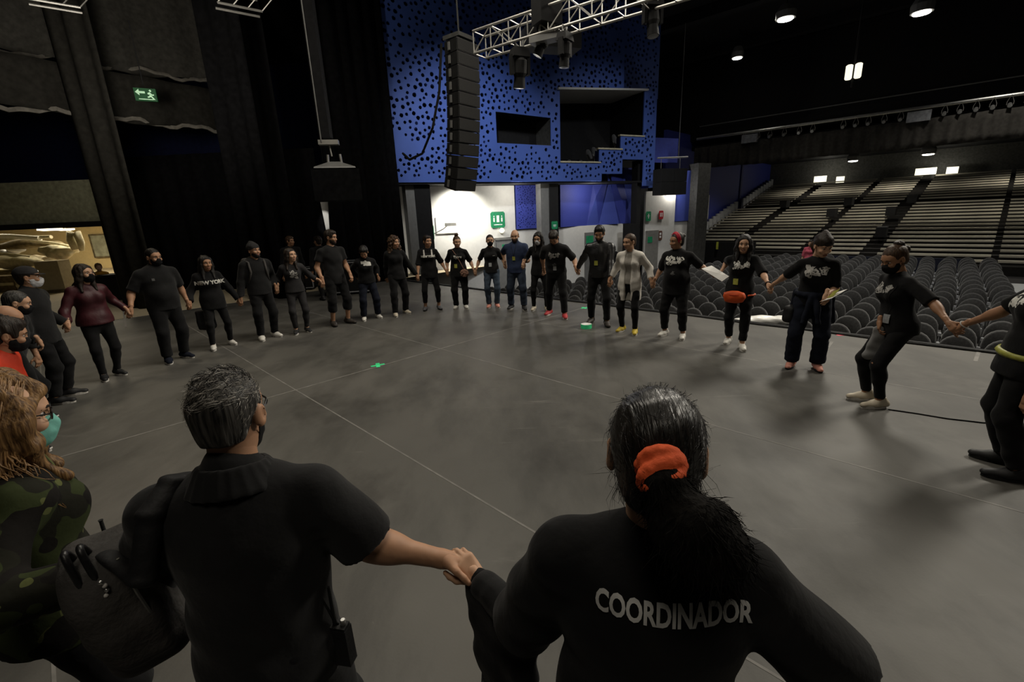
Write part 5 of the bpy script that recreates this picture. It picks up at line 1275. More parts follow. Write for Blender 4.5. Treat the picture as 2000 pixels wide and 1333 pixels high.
    # ---------------- prints
    for d_ in S.get('prints', []):
        kind, txt, sz, dx, dz, pm = d_[:6]
        if surf is None: break
        o_ = chest + U * dz + Lc * dx; shp = text2d(txt, sz, .004, (1, 1)) if kind == 'text' else (txt if isinstance(txt, tuple) else None)
        if kind == 'back': decal('print', surf, text2d(txt, sz, .0018, (.64, 1)), o_, -Lc, U, pm, root, base)
        else: decal('print', surf, shp, o_, Lc, U, pm, root, base)
    return out
def badge(P, dx, dz, m, cord=True):
    """a card on a neck cord, lying on the chest"""
    b = P['base']; root = P['root']; surf = P['surf']
    d = decal('badge', surf, rect2d(.062, .085, 4, 5), P['chest'] + P['U'] * dz + P['Lc'] * dx, P['Lc'], P['U'], m, root, b, .010)
    if d and cord:
        for sx_ in (-1, 1):
            A_ = rect2d(.006, .30, 1, 10); n_ = []
            for (x, y) in A_[0]: n_.append((x + sx_ * (y + .15) * .22, y + .19))
            decal('cord', surf, (n_, A_[1]), P['chest'] + P['U'] * dz + P['Lc'] * dx, P['Lc'], P['U'], 'cable_black', d, b, .006)
def graphic(seed, sc=1.0, big=True):
    if big: return merge2d(blob2d(.065 * sc, seed, .25, -.065 * sc, .0), blob2d(.045 * sc, seed + 1, .2, .07 * sc, .01), blob2d(.02 * sc, seed + 2, 0, .0, -.03 * sc, 2.0))
    return merge2d(blob2d(.045 * sc, seed, .25, -.03, .0), blob2d(.03 * sc, seed + 1, .2, .04, .01))
PX = dict(wine=((205, 742), (232, 732)), cap=((112, 790), (135, 773)), bigman=((330, 708), (362, 698)), ny=((418, 683), (452, 673)), beanie=((512, 664), (538, 657)),
          tee=((580, 652), (601, 648)), tall=((652, 636), (681, 631)), wh=((712, 626), (739, 621)), curly=((773, 618), (793, 612)), ny2=((832, 606), (858, 604)), bun=((892, 603), (910, 602)),
          jean=((956, 601), (971, 600)), blue=((999, 603), (1024, 605)), glas=((1043, 606), (1068, 607)), lean=((1073, 614), (1103, 621)), jack=((1155, 630), (1185, 636)), card=((1215, 647), (1240, 652)),
          red=((1298, 655), (1333, 661)), orange=((1422, 670), (1448, 682)), knit=((1545, 716), (1594, 721)), stoop=((1690, 781), (1716, 797)), right=((1955, 905), (1981, 940)))
FT = {k: (G(*v[0]), G(*v[1])) for k, v in PX.items()}
YB = {k: float((v[0][1] + v[1][1]) / 2) for k, v in FT.items()}
def hj(px, py, a, b=None, dy=0.0):
    return J(px, py, (YB[a] + (YB[b] if b else YB[a])) / 2 + dy)
def pr(P, *ds):
    pass
JT = dict(cw=hj(132, 638, 'cap', 'wine'), wb=hj(254, 611, 'wine', 'bigman', -.03), bn=hj(370, 597, 'bigman', 'ny'), nb=hj(470, 590, 'ny', 'beanie'), bt=hj(541, 566, 'beanie', 'tee'),
          tt=hj(630, 553, 'tee', 'tall'), cn=hj(816, 543, 'curly', 'ny2'), nb2=hj(874, 535, 'ny2', 'bun'), bj=hj(928, 534, 'bun', 'jean'), jb=hj(986, 519, 'jean', 'blue'), bg=hj(1022, 517, 'blue', 'glas', -.18), gl=hj(1062, 531, 'glas', 'lean', -.05),
          lj=hj(1127, 529, 'lean', 'jack', .05), jc=hj(1191, 550, 'jack', 'card'), cr=hj(1274, 556, 'card', 'red'), ro=hj(1392, 536, 'red', 'orange', .02), ok=hj(1503, 562, 'orange', 'knit'), sr=hj(1860, 640, 'stoop', 'right'))
A_ = np.array
P = {}
def mk(key, **S):
    S.setdefault('fr', FT[key][0]); S.setdefault('fl', FT[key][1]); S['seed'] = len(P)
    P[key] = person(S); return P[key]
BK = 'cloth_black'; LEG = dict(m=BK, g=.006, flare=.002, len=1.97, fold=.0025); JOG = dict(m=BK, g=.018, flare=.010, len=1.985)
WS = dict(m='shoe_white', sole='sole_white')
TEE = dict(m=BK, g=.016, sleeve=.78, hem=.10)
# --- far side of the ring, left to right in the photo
mk('cap', label='man in a black cap and white mask, black jacket, at the left edge', h=1.68, w=1.05, face=15, look=40, hl=JT['cw'], bottom=dict(m=BK, g=.016), top=dict(m='cloth_black_soft', name='jacket', g=.024, sleeve=1.95, hem=.12, collar='high'), mask='mask_white',
   hair=[('crop', 'hair_dark'), ('cap', 'cloth_charcoal')], shoe=dict(m='shoe_black', sole='sole_white'), toel=10, toer=0)
mk('wine', label='woman in a wine red leather jacket with black mask and black jeans', h=1.62, w=1.1, fem=True, face=-32, look=-5, nod=-3, hl=JT['wb'], hr=JT['cw'], bottom=LEG, top=dict(m='cloth_wine', name='jacket', g=.022, sleeve=1.92, hem=.05, loose=.018), mask='mask_black', skin='skin_light',
   hair=[('long', 'hair_dark', .16)], shoe=dict(m='shoe_black', sole='sole_white', laces=True))
mk('bigman', label='heavy man in a black polo shirt and black mask standing wide', h=1.77, w=1.22, face=-35, look=-18, nod=5, hl=JT['bn'], hr=JT['wb'], bottom=dict(m=BK, g=.020, flare=.016), top=dict(m='cloth_black_soft', g=.022, sleeve=.85, hem=.10, flare=.02, collar='high'), mask='mask_black',
   hair=[('crop', 'hair_black')], shoe=dict(m='cloth_navy', sole='sole_white', laces=True), prints=[('shape', rect2d(.035, .035, 2, 2), 0, -.10, .03, 'print_dim')])
mk('ny', label='long haired girl in a black sweatshirt lettered NEW YORK with a black tote', h=1.58, w=.98, fem=True, face=-45, look=-35, hl=JT['nb'], hr=JT['bn'], bottom=LEG, top=dict(m=BK, g=.026, sleeve=1.93, hem=.14, loose=.02, collar=1), skin='skin_tan',
   hair=[('long', 'hair_black', .22)], shoe=WS, prints=[('text', 'NEW YORK', .082, 0, .0, 'print_white')])
mk('beanie', label='man in a black beanie and dark jacket with backpack straps, white sneakers', h=1.74, w=1.02, face=-45, look=-25, nod=-3, hl=JT['bt'], hr=JT['nb'], bottom=JOG, top=dict(m='cloth_black_soft', name='jacket', g=.026, sleeve=1.93, hem=.08, loose=.02, hood=True), beard='hair_black',
   hair=[('beanie', 'cloth_charcoal')], shoe=WS)
mk('tee', label='long haired girl in a charcoal printed sweatshirt looking right', h=1.60, w=.92, fem=True, face=-60, look=-30, nod=-6, tilt=.1, hl=JT['tt'], hr=JT['bt'], bottom=dict(m='cloth_charcoal', g=.007, flare=.002, len=1.9, fold=.002), top=dict(m='cloth_charcoal', g=.020, sleeve=1.6, hem=.04, loose=.012), skin='skin_light',
   hair=[('long', 'hair_dark', .20)], shoe=dict(m='shoe_black', sole='sole_white', laces=True), prints=[('shape', merge2d(blob2d(.065, 4, .3), blob2d(.03, 5, 0, .05, -.06)), 0, 0, -.02, 'print_grey')])
mk('tall', label='tall bearded man in a black v-neck tee and cropped trousers', h=1.90, w=1.02, face=-45, look=-8, nod=8, hr=JT['tt'], hl=hj(686, 541, 'tall', dy=-.02), bottom=dict(m=BK, g=.022, len=1.52, flare=.012), top=dict(m='cloth_black_soft', g=.014, sleeve=.60, hem=.15, collar=0), beard='hair_dark', skin='skin_mid',
   hair=[('short', 'hair_dark')], shoe=dict(m='shoe_brown', sole='sole_black'))
mk('wh', label='short girl with bowed head in a black and white sweatshirt and jogging trousers', h=1.56, w=.95, fem=True, face=-62, look=-80, nod=38, lean=8, hl=hj(740, 545, 'wh', dy=.12), hr=hj(700, 545, 'wh', dy=.15), bottom=dict(m='cloth_navy', g=.020, flare=.010), top=dict(m=BK, g=.024, sleeve=1.95, hem=.02, loose=.02), skin='skin_mid',
   hair=[('short', 'hair_black')], shoe=WS, prints=[('shape', merge2d(rect2d(.10, .05, 5, 3, -.05, .045), rect2d(.10, .055, 5, 3, .045, .01), blob2d(.045, 8, 0, .0, .035, 1.6)), 0, 0, .055, 'print_white')])
mk('curly', label='woman with long brown curly hair in black sweater and trousers', h=1.70, w=.98, fem=True, face=-58, look=-38, hl=JT['cn'], hr=hj(757, 548, 'curly', dy=.1), bottom=JOG, top=dict(m=BK, g=.022, sleeve=1.93, hem=.10, loose=.012), skin='skin_mid',
   hair=[('curly', 'hair_brown', .17)], shoe=dict(m='shoe_cream', sole='sole_white'), inner=None)
mk('ny2', label='short haired woman in a lettered black tee with white shoulder straps', h=1.67, w=1.0, fem=True, face=-78, look=-55, hl=JT['nb2'], hr=JT['cn'], bottom=dict(m=BK, g=.007, flare=.002, len=1.75, fold=.002), top=dict(m=BK, g=.020, sleeve=1.0, hem=.14, loose=.016), skin='skin_mid',
   hair=[('short', 'hair_dark')], shoe=dict(m='shoe_grey', sole='sole_black'), prints=[('text', 'NEW YORK', .058, 0, .01, 'print_white'), ('shape', rect2d(.028, .14, 2, 8), 0, .085, .085, 'strap_white'), ('shape', rect2d(.028, .14, 2, 8), 0, -.085, .085, 'strap_white')])
mk('bun', label='woman with a top bun in a black printed tee with a cross-body strap', h=1.63, w=1.08, fem=True, face=-86, look=-70, nod=6, hl=JT['bj'], hr=JT['nb2'], bottom=JOG, top=dict(m=BK, g=.018, sleeve=.9, hem=.12, loose=.014), skin='skin_light',
   hair=[('pulled', 'hair_brown'), ('bun', 'hair_brown', -.03, .145)], shoe=WS, prints=[('text', 'Types', .075, 0, .0, 'print_white')])
mk('jean', label='woman in a black mask, black tee and light blue jeans with pink shoes', h=1.63, w=.97, fem=True, face=-88, look=-84, hl=JT['jb'], hr=JT['bj'], bottom=dict(m='denim', g=.014, flare=.012, name='jeans'), top=dict(m='cloth_black_soft', g=.014, sleeve=.8, hem=.05), mask='mask_black', skin='skin_light',
   hair=[('pulled', 'hair_dark')], shoe=dict(m='shoe_pink', sole='sole_white'), prints=[('shape', rect2d(.05, .012, 3, 1), 0, .07, .0, 'print_grey')])
mk('blue', label='balding bearded man in a navy short-sleeved shirt and worn blue jeans', h=1.73, w=1.12, face=-98, look=-100, nod=10, hl=JT['bg'], hr=JT['jb'], bottom=dict(m='denim_dark', g=.018, flare=.014, name='jeans'), top=dict(m='cloth_blue_shirt', g=.020, sleeve=.85, hem=.09, collar='high'), beard='hair_dark', skin='skin_light',
   hair=[('ring', 'hair_dark')], shoe=dict(m='shoe_black', sole='sole_white', laces=True))
mk('glas', label='woman with long black hair and glasses in black, behind the leaning man', h=1.66, w=.96, fem=True, face=-94, look=-112, nod=10, specs=True, hl=JT['gl'], hr=JT['bg'], bottom=LEG, top=dict(m=BK, g=.018, sleeve=1.93, hem=.10), skin='skin_light',
   hair=[('long', 'hair_black', .20)], shoe=dict(m='shoe_cream', sole='sole_white'), mask='mask_white')
mk('lean', label='man bending forward with lowered head in a black tee and red shoes', h=1.76, w=1.1, face=-105, look=-112, nod=48, lean=16, hl=JT['lj'], hr=JT['gl'], bottom=dict(m=BK, g=.016, flare=.010), top=dict(m='cloth_black_soft', g=.020, sleeve=.9, hem=.12, loose=.01), skin='skin_mid',
   hair=[('short', 'hair_dark')], shoe=dict(m='shoe_red', sole='sole_white'), prints=[('shape', graphic(21, .9), 0, 0, .02, 'print_grey'), ('shape', blob2d(.035, 24, .2), 0, .0, -.17, 'print_dim')])
mk('jack', label='bearded man with thick dark hair in a black leather jacket and black trousers', h=1.80, w=1.02, face=-106, look=-112, nod=20, hl=JT['jc'], hr=JT['lj'], bottom=dict(m=BK, g=.014, flare=.008), top=dict(m='cloth_leather', name='jacket', g=.018, sleeve=1.94, hem=.06, loose=.012, collar=1), beard='hair_black', skin='skin_mid',
   hair=[('short', 'hair_black')], shoe=dict(m='shoe_brown', sole='sole_black', high=.04))
mk('card', label='woman in an open cream cardigan over a grey top with yellow shoes', h=1.66, w=1.02, fem=True, face=-122, look=-150, nod=8, hl=JT['cr'], hr=JT['jc'], bottom=LEG, top=dict(m='cloth_cream', name='cardigan', g=.026, sleeve=1.80, hem=.30, loose=.012, open=.05), inner=dict(m='cloth_grey_tee'), skin='skin_light',
   hair=[('pulled', 'hair_brown')], shoe=dict(m='shoe_yellow', sole='sole_white'))
mk('red', label='woman with a red headband in a printed black tee and black trousers', h=1.67, w=1.2, fem=True, face=-128, look=-165, nod=6, hl=JT['ro'], hr=JT['cr'], bottom=dict(m=BK, g=.014, flare=.004, len=1.86), top=dict(m=BK, g=.020, sleeve=.92, hem=.16, loose=.02), skin='skin_tan',
   hair=[('pulled', 'hair_black'), ('headband', 'band_red'), ('bun', 'hair_dark', -.10, .06)], shoe=WS, prints=[('shape', graphic(31, 1.1), 0, 0, .045, 'print_white'), ('shape', blob2d(.03, 33, .2), 0, .0, -.15, 'print_dim')])
mk('orange', label='smiling woman with long dark hair, printed black tee and an orange waist bag', h=1.63, w=1.05, fem=True, face=-118, look=-118, nod=2, smile=True, hl=JT['ok'], hr=JT['ro'] + A_([.06, -.05, -.03]), bottom=dict(m=BK, g=.012, flare=.004, len=1.86), top=dict(m=BK, g=.018, sleeve=.92, hem=.12, loose=.014), skin='skin_light',
   hair=[('long', 'hair_black', .16)], shoe=dict(m='shoe_white', sole='sole_white', laces=True), prints=[('shape', graphic(41, .9), 0, 0, .035, 'print_white')])
mk('knit', label='woman in a dark knit cap with a navy jacket tied round her waist, holding papers', h=1.68, w=1.05, fem=True, face=-122, look=-92, nod=22, lean=7, hr=JT['ok'], hl=hj(1612, 583, 'knit', dy=-.32), bottom=dict(m='cloth_navy', g=.026, flare=.026, len=1.95), top=dict(m=BK, g=.018, sleeve=.92, hem=.04, loose=.012), skin='skin_light',
   hair=[('pulled', 'hair_brown'), ('beanie', 'hair_dark'), ('pony', 'hair_brown', .0, .10)], shoe=dict(m='shoe_pink', sole='sole_black'), prints=[('shape', graphic(51, 1.0), 0, 0, .05, 'print_grey')])
mk('stoop', label='woman with pinned up hair stooping to the left, torn knee and cream sneakers', h=1.66, w=.98, fem=True, face=-188, look=-176, nod=24, lean=9, drop=.03, hipf=-.10, hl=JT['sr'], hr=hj(1716, 640, 'stoop', dy=.0), bottom=dict(m=BK, g=.008, flare=.002, len=1.92, fold=.002), top=dict(m=BK, g=.020, sleeve=.92, hem=.08, loose=.014), skin='skin_tan',
   hair=[('pulled', 'hair_brown'), ('bun', 'hair_dark', -.07, .11), ('bun', 'hair_dark', -.11, .04)], shoe=dict(m='shoe_cream', sole='sole_white', laces=True), prints=[('shape', graphic(61, .8), 0, 0, .05, 'print_grey')], toel=5, toer=-5, mask='mask_black')
mk('right', label='person in black cut off by the right edge, arm reaching to the stooping woman', h=1.74, w=1.05, fem=True, face=-215, look=-215, hr=JT['sr'] + A_([.03, -.02, 0]), bottom=dict(m=BK, g=.014, flare=.004), top=dict(m=BK, g=.022, sleeve=.8, hem=.14, loose=.02), skin='skin_tan', hipf=.055, lean=-4,
   hair=[('pulled', 'hair_black'), ('bun', 'hair_black', -.1, .06)], shoe=dict(m='shoe_black', sole='sole_black', laces=True), toel=5, toer=-10, prints=[('shape', graphic(71, 1.0), 0, 0, .04, 'print_white')], vox=.011)
# --- the three on the left edge and the two in the foreground
def stand(g, face, wd=.10):
    th = math.radians(face); l = np.array([-math.sin(th), math.cos(th), 0]); g = np.array([g[0], g[1], 0.]); return dict(fl=g + l * wd, fr=g - l * wd)
gd = J(30, 606, 4.75); go = 0; gc = G(-22, 838, 1.48); gm = G(449, 815, 1.575); gw = G(1284, 878, 1.60)
JL1 = (gd + A_([*FT['cap'][0][:2], 0])) / 2; JL1 = A_([JL1[0] + .1, JL1[1], .85])
def lefty(px, py, Y, face, **S):
    hd_ = J(px, py, Y); f_ = A_([math.cos(math.radians(face)), math.sin(math.radians(face)), 0]); l_ = A_([-f_[1], f_[0], 0]); b_ = A_([hd_[0], hd_[1], 0]) - f_ * (.42 * S['h'] * math.sin(math.radians(S['lean'])) + .02)
    return person(dict(face=face, fl=b_ + l_ * .11 + f_ * .05, fr=b_ - l_ * .11, **S))
P['dark'] = lefty(30, 606, 4.75, 22, label='man with thinning grey hair and black mask in a dark padded jacket, left edge', h=1.56, w=1.12, look=40, nod=16, lean=20, drop=.04, hl=JL1, skin='skin_light', bottom=dict(m=BK, g=.018), top=dict(m='cloth_black_soft', name='jacket', g=.028, sleeve=1.94, hem=.12, loose=.02, collar='high'), mask='mask_black', hair=[('crop', 'hair_grey')],
    shoe=dict(m='shoe_black', sole='sole_white', toe=True), seed=31)
P['bald'] = lefty(8, 634, 3.95, 25, label='bald man with a black mask at the left edge, black jacket', h=1.54, w=1.06, look=44, nod=18, lean=22, drop=.04, skin='skin_mid', bottom=dict(m=BK, g=.016), top=dict(m=BK, name='jacket', g=.024, sleeve=1.94, hem=.12, collar='high'), mask='mask_black', hair=[('ring', 'hair_grey')], shoe=dict(m='shoe_black', sole='sole_white', toe=True), seed=32)
P['orangejacket'] = lefty(4, 662, 3.2, 30, label='person in a bright orange red jacket behind the blond woman, left edge', h=1.54, w=1.08, look=47, nod=16, lean=20, drop=.03, skin='skin_mid', bottom=dict(m=BK, g=.016), top=dict(m='cloth_orange', name='jacket', g=.030, sleeve=1.94, hem=.10, loose=.03), mask='mask_black', hair=[('short', 'hair_dark')], shoe=dict(m='shoe_black', sole='sole_white', toe=True), seed=33)
JC = J(205, 1085, 1.02)
P['camo'] = person(dict(label='blond woman in a camouflage jacket with mint mask and glasses, near left edge', h=1.62, w=1.05, fem=True, near=True, face=52, look=48, nod=10, specs=True, skin='skin_light', hr=J(222, 1150, 1.10), bottom=dict(m=BK, g=.014), top=dict(m='cloth_camo', name='jacket', g=.026, sleeve=1.9, hem=.10, loose=.02, collar='high', flare=.01),
    mask='mask_mint', hair=[('long', 'hair_blond', .16, .3, 1)], shoe=dict(m='shoe_black', sole='sole_black'), vox=.010, voxh=.0055, voxhand=.005, voxc=.0085, fold=.006, seed=34, **stand(gc, 52)))
P['man'] = person(dict(label='grey-haired man in a black polo shirt seen from behind, right arm held out', h=1.70, w=1.02, shw=1.02, near=True, face=100, look=97, nod=6, skin='skin_mid', hq=.97, nape=-.062, hr=J(896, 1097, 1.18), elr=J(722, 1062, 1.13), hl=J(285, 1235, 1.16), poll=(-.15, -.9, -.3), dirr=(.90, .10, -.30), palmr=(.05, -.5, -.85), curlr=30, bottom=dict(m=BK, g=.016), top=dict(m='cloth_black_soft', g=.020, sleeve=.93, hem=.12, flare=.022, loose=.012, collar='high', ga=.020),
    mask='mask_black', specs=True, hair=[('crop', 'hair_grey')], shoe=dict(m='shoe_black', sole='sole_black'), vox=.008, voxh=.005, voxhand=.0042, voxc=.0075, voxhair=.005, fold=.0055, seed=35, **stand(gm - A_([.0, .03, 0]), 100)))
hair_mat('hair_sleek', (.005, .0045, .004), (.020, .017, .014), .36, (1, .12, .06), 150, .5)
P['woman'] = person(dict(label='woman with a black ponytail and red scrunchie, tee lettered COORDINADOR on the back', h=1.71, w=1.10, fem=True, near=True, face=76, look=75, nod=4, skin='skin_light', hq=1.05, hl=J(912, 1104, 1.16), ell=J(1020, 1215, 1.0), hr=J(1745, 1400, .80), dirl=(-.55, .30, .62), palml=(-.45, .60, -.45), curll=46, bottom=dict(m=BK, g=.014), top=dict(m=BK, g=.022, sleeve=.97, hem=.14, flare=.026, loose=.02, ga=.030),
    hair=[('pulled', 'hair_sleek')], shoe=dict(m='shoe_black', sole='sole_black'), vox=.008, voxh=.005, voxhand=.0042, voxc=.0075, voxhair=.0045, fold=.005, seed=36, prints=[('back', 'COORDINADOR', .056, -.030, .103, 'print_silver')], **stand(gw - A_([.01, .03, 0]), 76)))
# long black sleeve under the tee of the woman in front
Wm = P['woman']; s = SDF(); wv = Wm['wr'][1] - Wm['el'][1]
s.cone(Wm['sh'][1] + (Wm['el'][1] - Wm['sh'][1]) * .8, Wm['el'][1], .050, .050, .02).cone(Wm['el'][1], Wm['wr'][1] - unit(wv) * .012, .049, .038, .02, None, 1)
for i in range(7): s.cone(*(lambda c, n_: (c - n_ * .003, c + n_ * .003))(Wm['wr'][1] - unit(wv) * (.03 + .016 * i) + A_([0, 0, .002 * (i % 2)]), unit(np.cross(wv, [0.3 * (i % 3), 1, .4]))), .041 + .0012 * i, .041 + .0012 * i, .006)
skin('undersleeve', s, .005, 'cloth_black_soft', Wm['root'], Wm['base'], (.0015, 90, 4))
# ---- hair strands of the people near the camera
def blades(P_, surf, n, L, wd, m, name, seed, keep, aim, parent, bend=.3):
    V0, F0 = surf; rs = np.random.RandomState(seed); N = vnormals(V0, F0); V = []; F = []; HR = P_['HR']; b = P_['base']
    loc = (V0 - P_['hc']) @ HR / P_['hq']; idx = np.nonzero(keep(loc))[0]
    for i in rs.choice(idx, n):
        p = V0[i] + rs.normal(size=3) * .0025; nr = N[i]; d = HR @ np.array(aim(loc[i], rs)); d = unit(unit(d - nr * (d @ nr)) + nr * bend); sd = unit(np.cross(d, rs.normal(size=3))) * wd; ln = L * rs.uniform(.6, 1.25)
        q = p + d * ln * .5; e = p + unit(d * .9 - nr * .25 + rs.normal(size=3) * .15) * ln; k = len(V)
        V += [p - nr * .003 - sd - b, p - nr * .003 + sd - b, q + sd * .8 - b, q - sd * .8 - b, e - b]; F += [(k, k + 1, k + 2, k + 3), (k + 3, k + 2, k + 4)]
    o = link(name, to_mesh(name, V, F, m, True), parent); o['kind'] = 'stuff'; return o
Mn = P['man']; ho, hs = Mn['hairs'][0]
blades(Mn, hs, 1500, .030, .0007, 'hair_strand_grey', 'hair_strands', 2, lambda l: (l[:, 2] > .050), lambda l, r: (-.75 + r.normal() * .10, .35 + l[1] * 3 + r.normal() * .12, .10 + r.normal() * .10), ho, .10)
blades(Mn, hs, 500, .030, .0007, 'hair_strand_dark', 'hair_strands', 1, lambda l: l[:, 2] > .085, lambda l, r: (-.3 + r.normal() * .15, .3 + r.normal() * .25, .55 + r.normal() * .12), ho, .35)
blades(Mn, hs, 500, .020, .0006, 'hair_strand_grey', 'hair_strands', 3, lambda l: (l[:, 2] < .06) & (np.abs(l[:, 1]) > .06) & (l[:, 2] > -.03), lambda l, r: (-.6, 0, -.6 + r.normal() * .15), ho, .03)
ho, hs = Wm['hairs'][0]
blades(Wm, hs, 1800, .055, .0005, 'hair_black', 'hair_strands', 4, lambda l: l[:, 2] > -.06, lambda l, r: (-.8, -l[1] * 7, -.25 - 6 * max(-l[0], 0) + r.normal() * .05), ho, .03)
blades(Wm, hs, 60, .07, .0004, 'hair_black', 'stray_hairs', 5, lambda l: (np.abs(l[:, 1]) > .06) & (l[:, 2] < .0), lambda l, r: (-.2 + r.normal() * .3, l[1] * 3, -.5 + r.normal() * .6), ho, .6)
# ponytail and scrunchie
hp = Wm['hp']; c0 = hp(-.112, .0, .030); U_, Fc_, Lc_ = Wm['U'], Wm['Fc'], Wm['Lc']
axd = unit(-Fc_ * .8 - U_ * .62 - Lc_ * .12); cs = c0 + axd * .038
s = SDF(); pts = [c0, cs, cs - Fc_ * .022 - U_ * .050 - Lc_ * .035, cs - Fc_ * .010 - U_ * .090 - Lc_ * .065, cs + Fc_ * .005 - U_ * .125 - Lc_ * .080, cs + Fc_ * .01 - U_ * .155 - Lc_ * .075]
for (a, b, ra, rb) in ((0, 1, .024, .030), (1, 2, .030, .052), (2, 3, .052, .058), (3, 4, .058, .045), (4, 5, .045, .016)): s.cone(pts[a], pts[b], ra, rb, .035)
hair_mat('hair_frizz', (.004, .0035, .003), (.009, .008, .007), .9, (1, 1, .4), 90, .08)
po, ps = skin('ponytail', s, .0065, 'hair_frizz', Wm['root'], Wm['base'], (.005, 70, 8, (1, 1, .6)))
V0, F0 = ps; N0 = vnormals(V0, F0); rs = np.random.RandomState(9); V = []; F = []
for i in rs.choice(len(V0), 2200):
    p = V0[i]; d = unit(N0[i] * rs.uniform(.1, .8) - U_ * .8 - Lc_ * rs.uniform(-.3, .5)); sd = unit(np.cross(d, rs.normal(size=3))) * .0006; ln = rs.uniform(.012, .038); q1 = p + d * ln * .5 + rs.normal(size=3) * .003; e = p + d * ln + rs.normal(size=3) * .006; k = len(V)
    V += [p - sd, p + sd, q1 + sd, q1 - sd, e]; F += [(k, k + 1, k + 2, k + 3), (k + 3, k + 2, k + 4)]
o = link('frizz', to_mesh('frizz', A_(V) - Wm['base'], F, 'hair_frizz', True), po); o['kind'] = 'stuff'
s = SDF(); x_ = unit(np.cross(axd, U_)); y_ = np.cross(axd, x_)
for j, (rr, off, tl) in enumerate(((.033, .000, .25), (.031, .015, -.2), (.029, .030, .15))):
    ring = [c0 + axd * (off + .012 * math.sin(t + j)) + (x_ * math.cos(t) + y_ * math.sin(t)) * rr for t in np.linspace(0, 2 * PI, 15)]
    for a, b in zip(ring[:-1], ring[1:]): s.cone(a, b, .0105 + .002 * math.sin(j * 2.1), .0105 + .002 * math.sin(j * 2.1), .006)
skin('scrunchie', s, .0045, 'scrunchie', Wm['root'], Wm['base'], (.0008, 160, 3, (1, 1, 2)))
# wavy locks of the blond woman
Cm = P['camo']; hp = Cm['hp']; mb = MB(); rs = np.random.RandomState(12)
for i in range(200):
    sd_ = -1 if i % 5 else 1; y0 = rs.uniform(.0, .085) * sd_; x0 = rs.uniform(-.09, .05); z0 = math.sqrt(max(0, 1 - (y0 / .092) ** 2 - ((x0 + .016) / .113) ** 2)) * .104 + .034
    p = [hp(x0, y0, z0)]; p.append(hp(x0 - .02, sd_ * (.098 + rs.uniform(0, .01)), .0 + rs.uniform(-.02, .02))); p.append(hp(x0 * .9 - .02, sd_ * rs.uniform(.09, .11), -.09)); en = Cm['neck'] + Cm['Lc'] * sd_ * rs.uniform(.06, .17) + Cm['Fc'] * rs.uniform(-.10, .10) - Cm['U'] * rs.uniform(.03, .16)
    w_ = rs.uniform(.004, .011); ph = rs.uniform(0, 6.3); a = p[-1]
    for j in range(1, 9): t = j / 8; p.append(a + (en - a) * t + Cm['Fc'] * w_ * math.sin(t * 9 + ph) + Cm['Lc'] * w_ * math.cos(t * 8 + ph) * .7)
    mb.tube([q - Cm['base'] for q in p], [.0012, .0026, .003] + [.003 - .0003 * j for j in range(8)], 4)
mb.build('hair_locks', 'hair_strand_blond', Cm['hairs'][0][0], True, 'stuff')

# polo collar of the man in front, turned up round the neck
s = SDF(); Nn = Mn['neck'] - Mn['U'] * .012; pts = []
for i in range(19):
    a = .55 + (2 * PI - 1.1) * i / 18; u_ = Mn['Fc'] * math.cos(a) + Mn['Lc'] * 1.06 * math.sin(a); pts.append((Nn + u_ * .106 + Mn['U'] * (-.012 - .020 * math.cos(a)), Nn + u_ * .074 + Mn['U'] * (.045 - .018 * math.cos(a))))
for (a, b), (c, d) in zip(pts[:-1], pts[1:]):
    for k in range(10): s.cone(a + (b - a) * k / 9, c + (d - c) * k / 9, .0065, .0065, .006)
skin('collar', s, .0048, 'cloth_black_soft', Mn['root'], Mn['base'], (.001, 60, 3))
# ---- people behind the ring
def bystander(px, py, zh, z0=0.0, **S):
    g = G(px, py, zh + z0); th = math.radians(S['face']); l = A_([-math.sin(th), math.cos(th), 0]); g2 = A_([g[0], g[1], 0.])
    S.update(fl=g2 + l * .1, fr=g2 - l * .1, ring=False, vox=.016, voxc=.015, voxh=.010, voxhand=.007, hq=1.06); o = person(S); o['root'].location.z += z0; return o
bystander(188, 527, .96, label='blond person in a mustard jacket sitting far back by the loading bay', h=1.48, fem=True, drop=.37, hipf=-.31, face=-60, look=-40, top=dict(m=mm('cloth_mustard', (.42, .20, .02), .9, .15), name='jacket', g=.022, sleeve=1.93, hem=.1), hair=[('short', 'hair_blond')], skin='skin_light')
bystander(564, 470, 1.62, label='person in black half lost in the dark behind the ring', h=1.72, face=-50, look=-20, top=dict(m=BK, g=.022, sleeve=1.93, hem=.1), hair=[('short', 'hair_brown')], skin='skin_tan')
bystander(622, 470, 1.60, label='person in a dark jacket with white stripes behind the tall man', h=1.70, face=120, look=150, top=dict(m='cloth_black_soft', name='jacket', g=.024, sleeve=1.93, hem=.08), prints=[('back', '—', .30, 0, .03, 'print_white')], hair=[('short', 'hair_dark')], skin='skin_mid')
bystander(1197, 484, 1.60, -1.2, label='dark haired person standing among the hall seats beyond the jacket man', h=1.70, face=60, look=60, top=dict(m=BK, g=.022, sleeve=1.93, hem=.1), hair=[('long', 'hair_black', .2)], skin='skin_mid')
bystander(1583, 478, 1.5, -1.2, label='person in a pink top at the foot of the bleachers', h=1.66, fem=True, face=-130, look=-130, top=dict(m=mm('cloth_pink', (.5, .10, .14), .9, .15), g=.02, sleeve=.9, hem=.1), hair=[('short', 'hair_dark')], skin='skin_light')

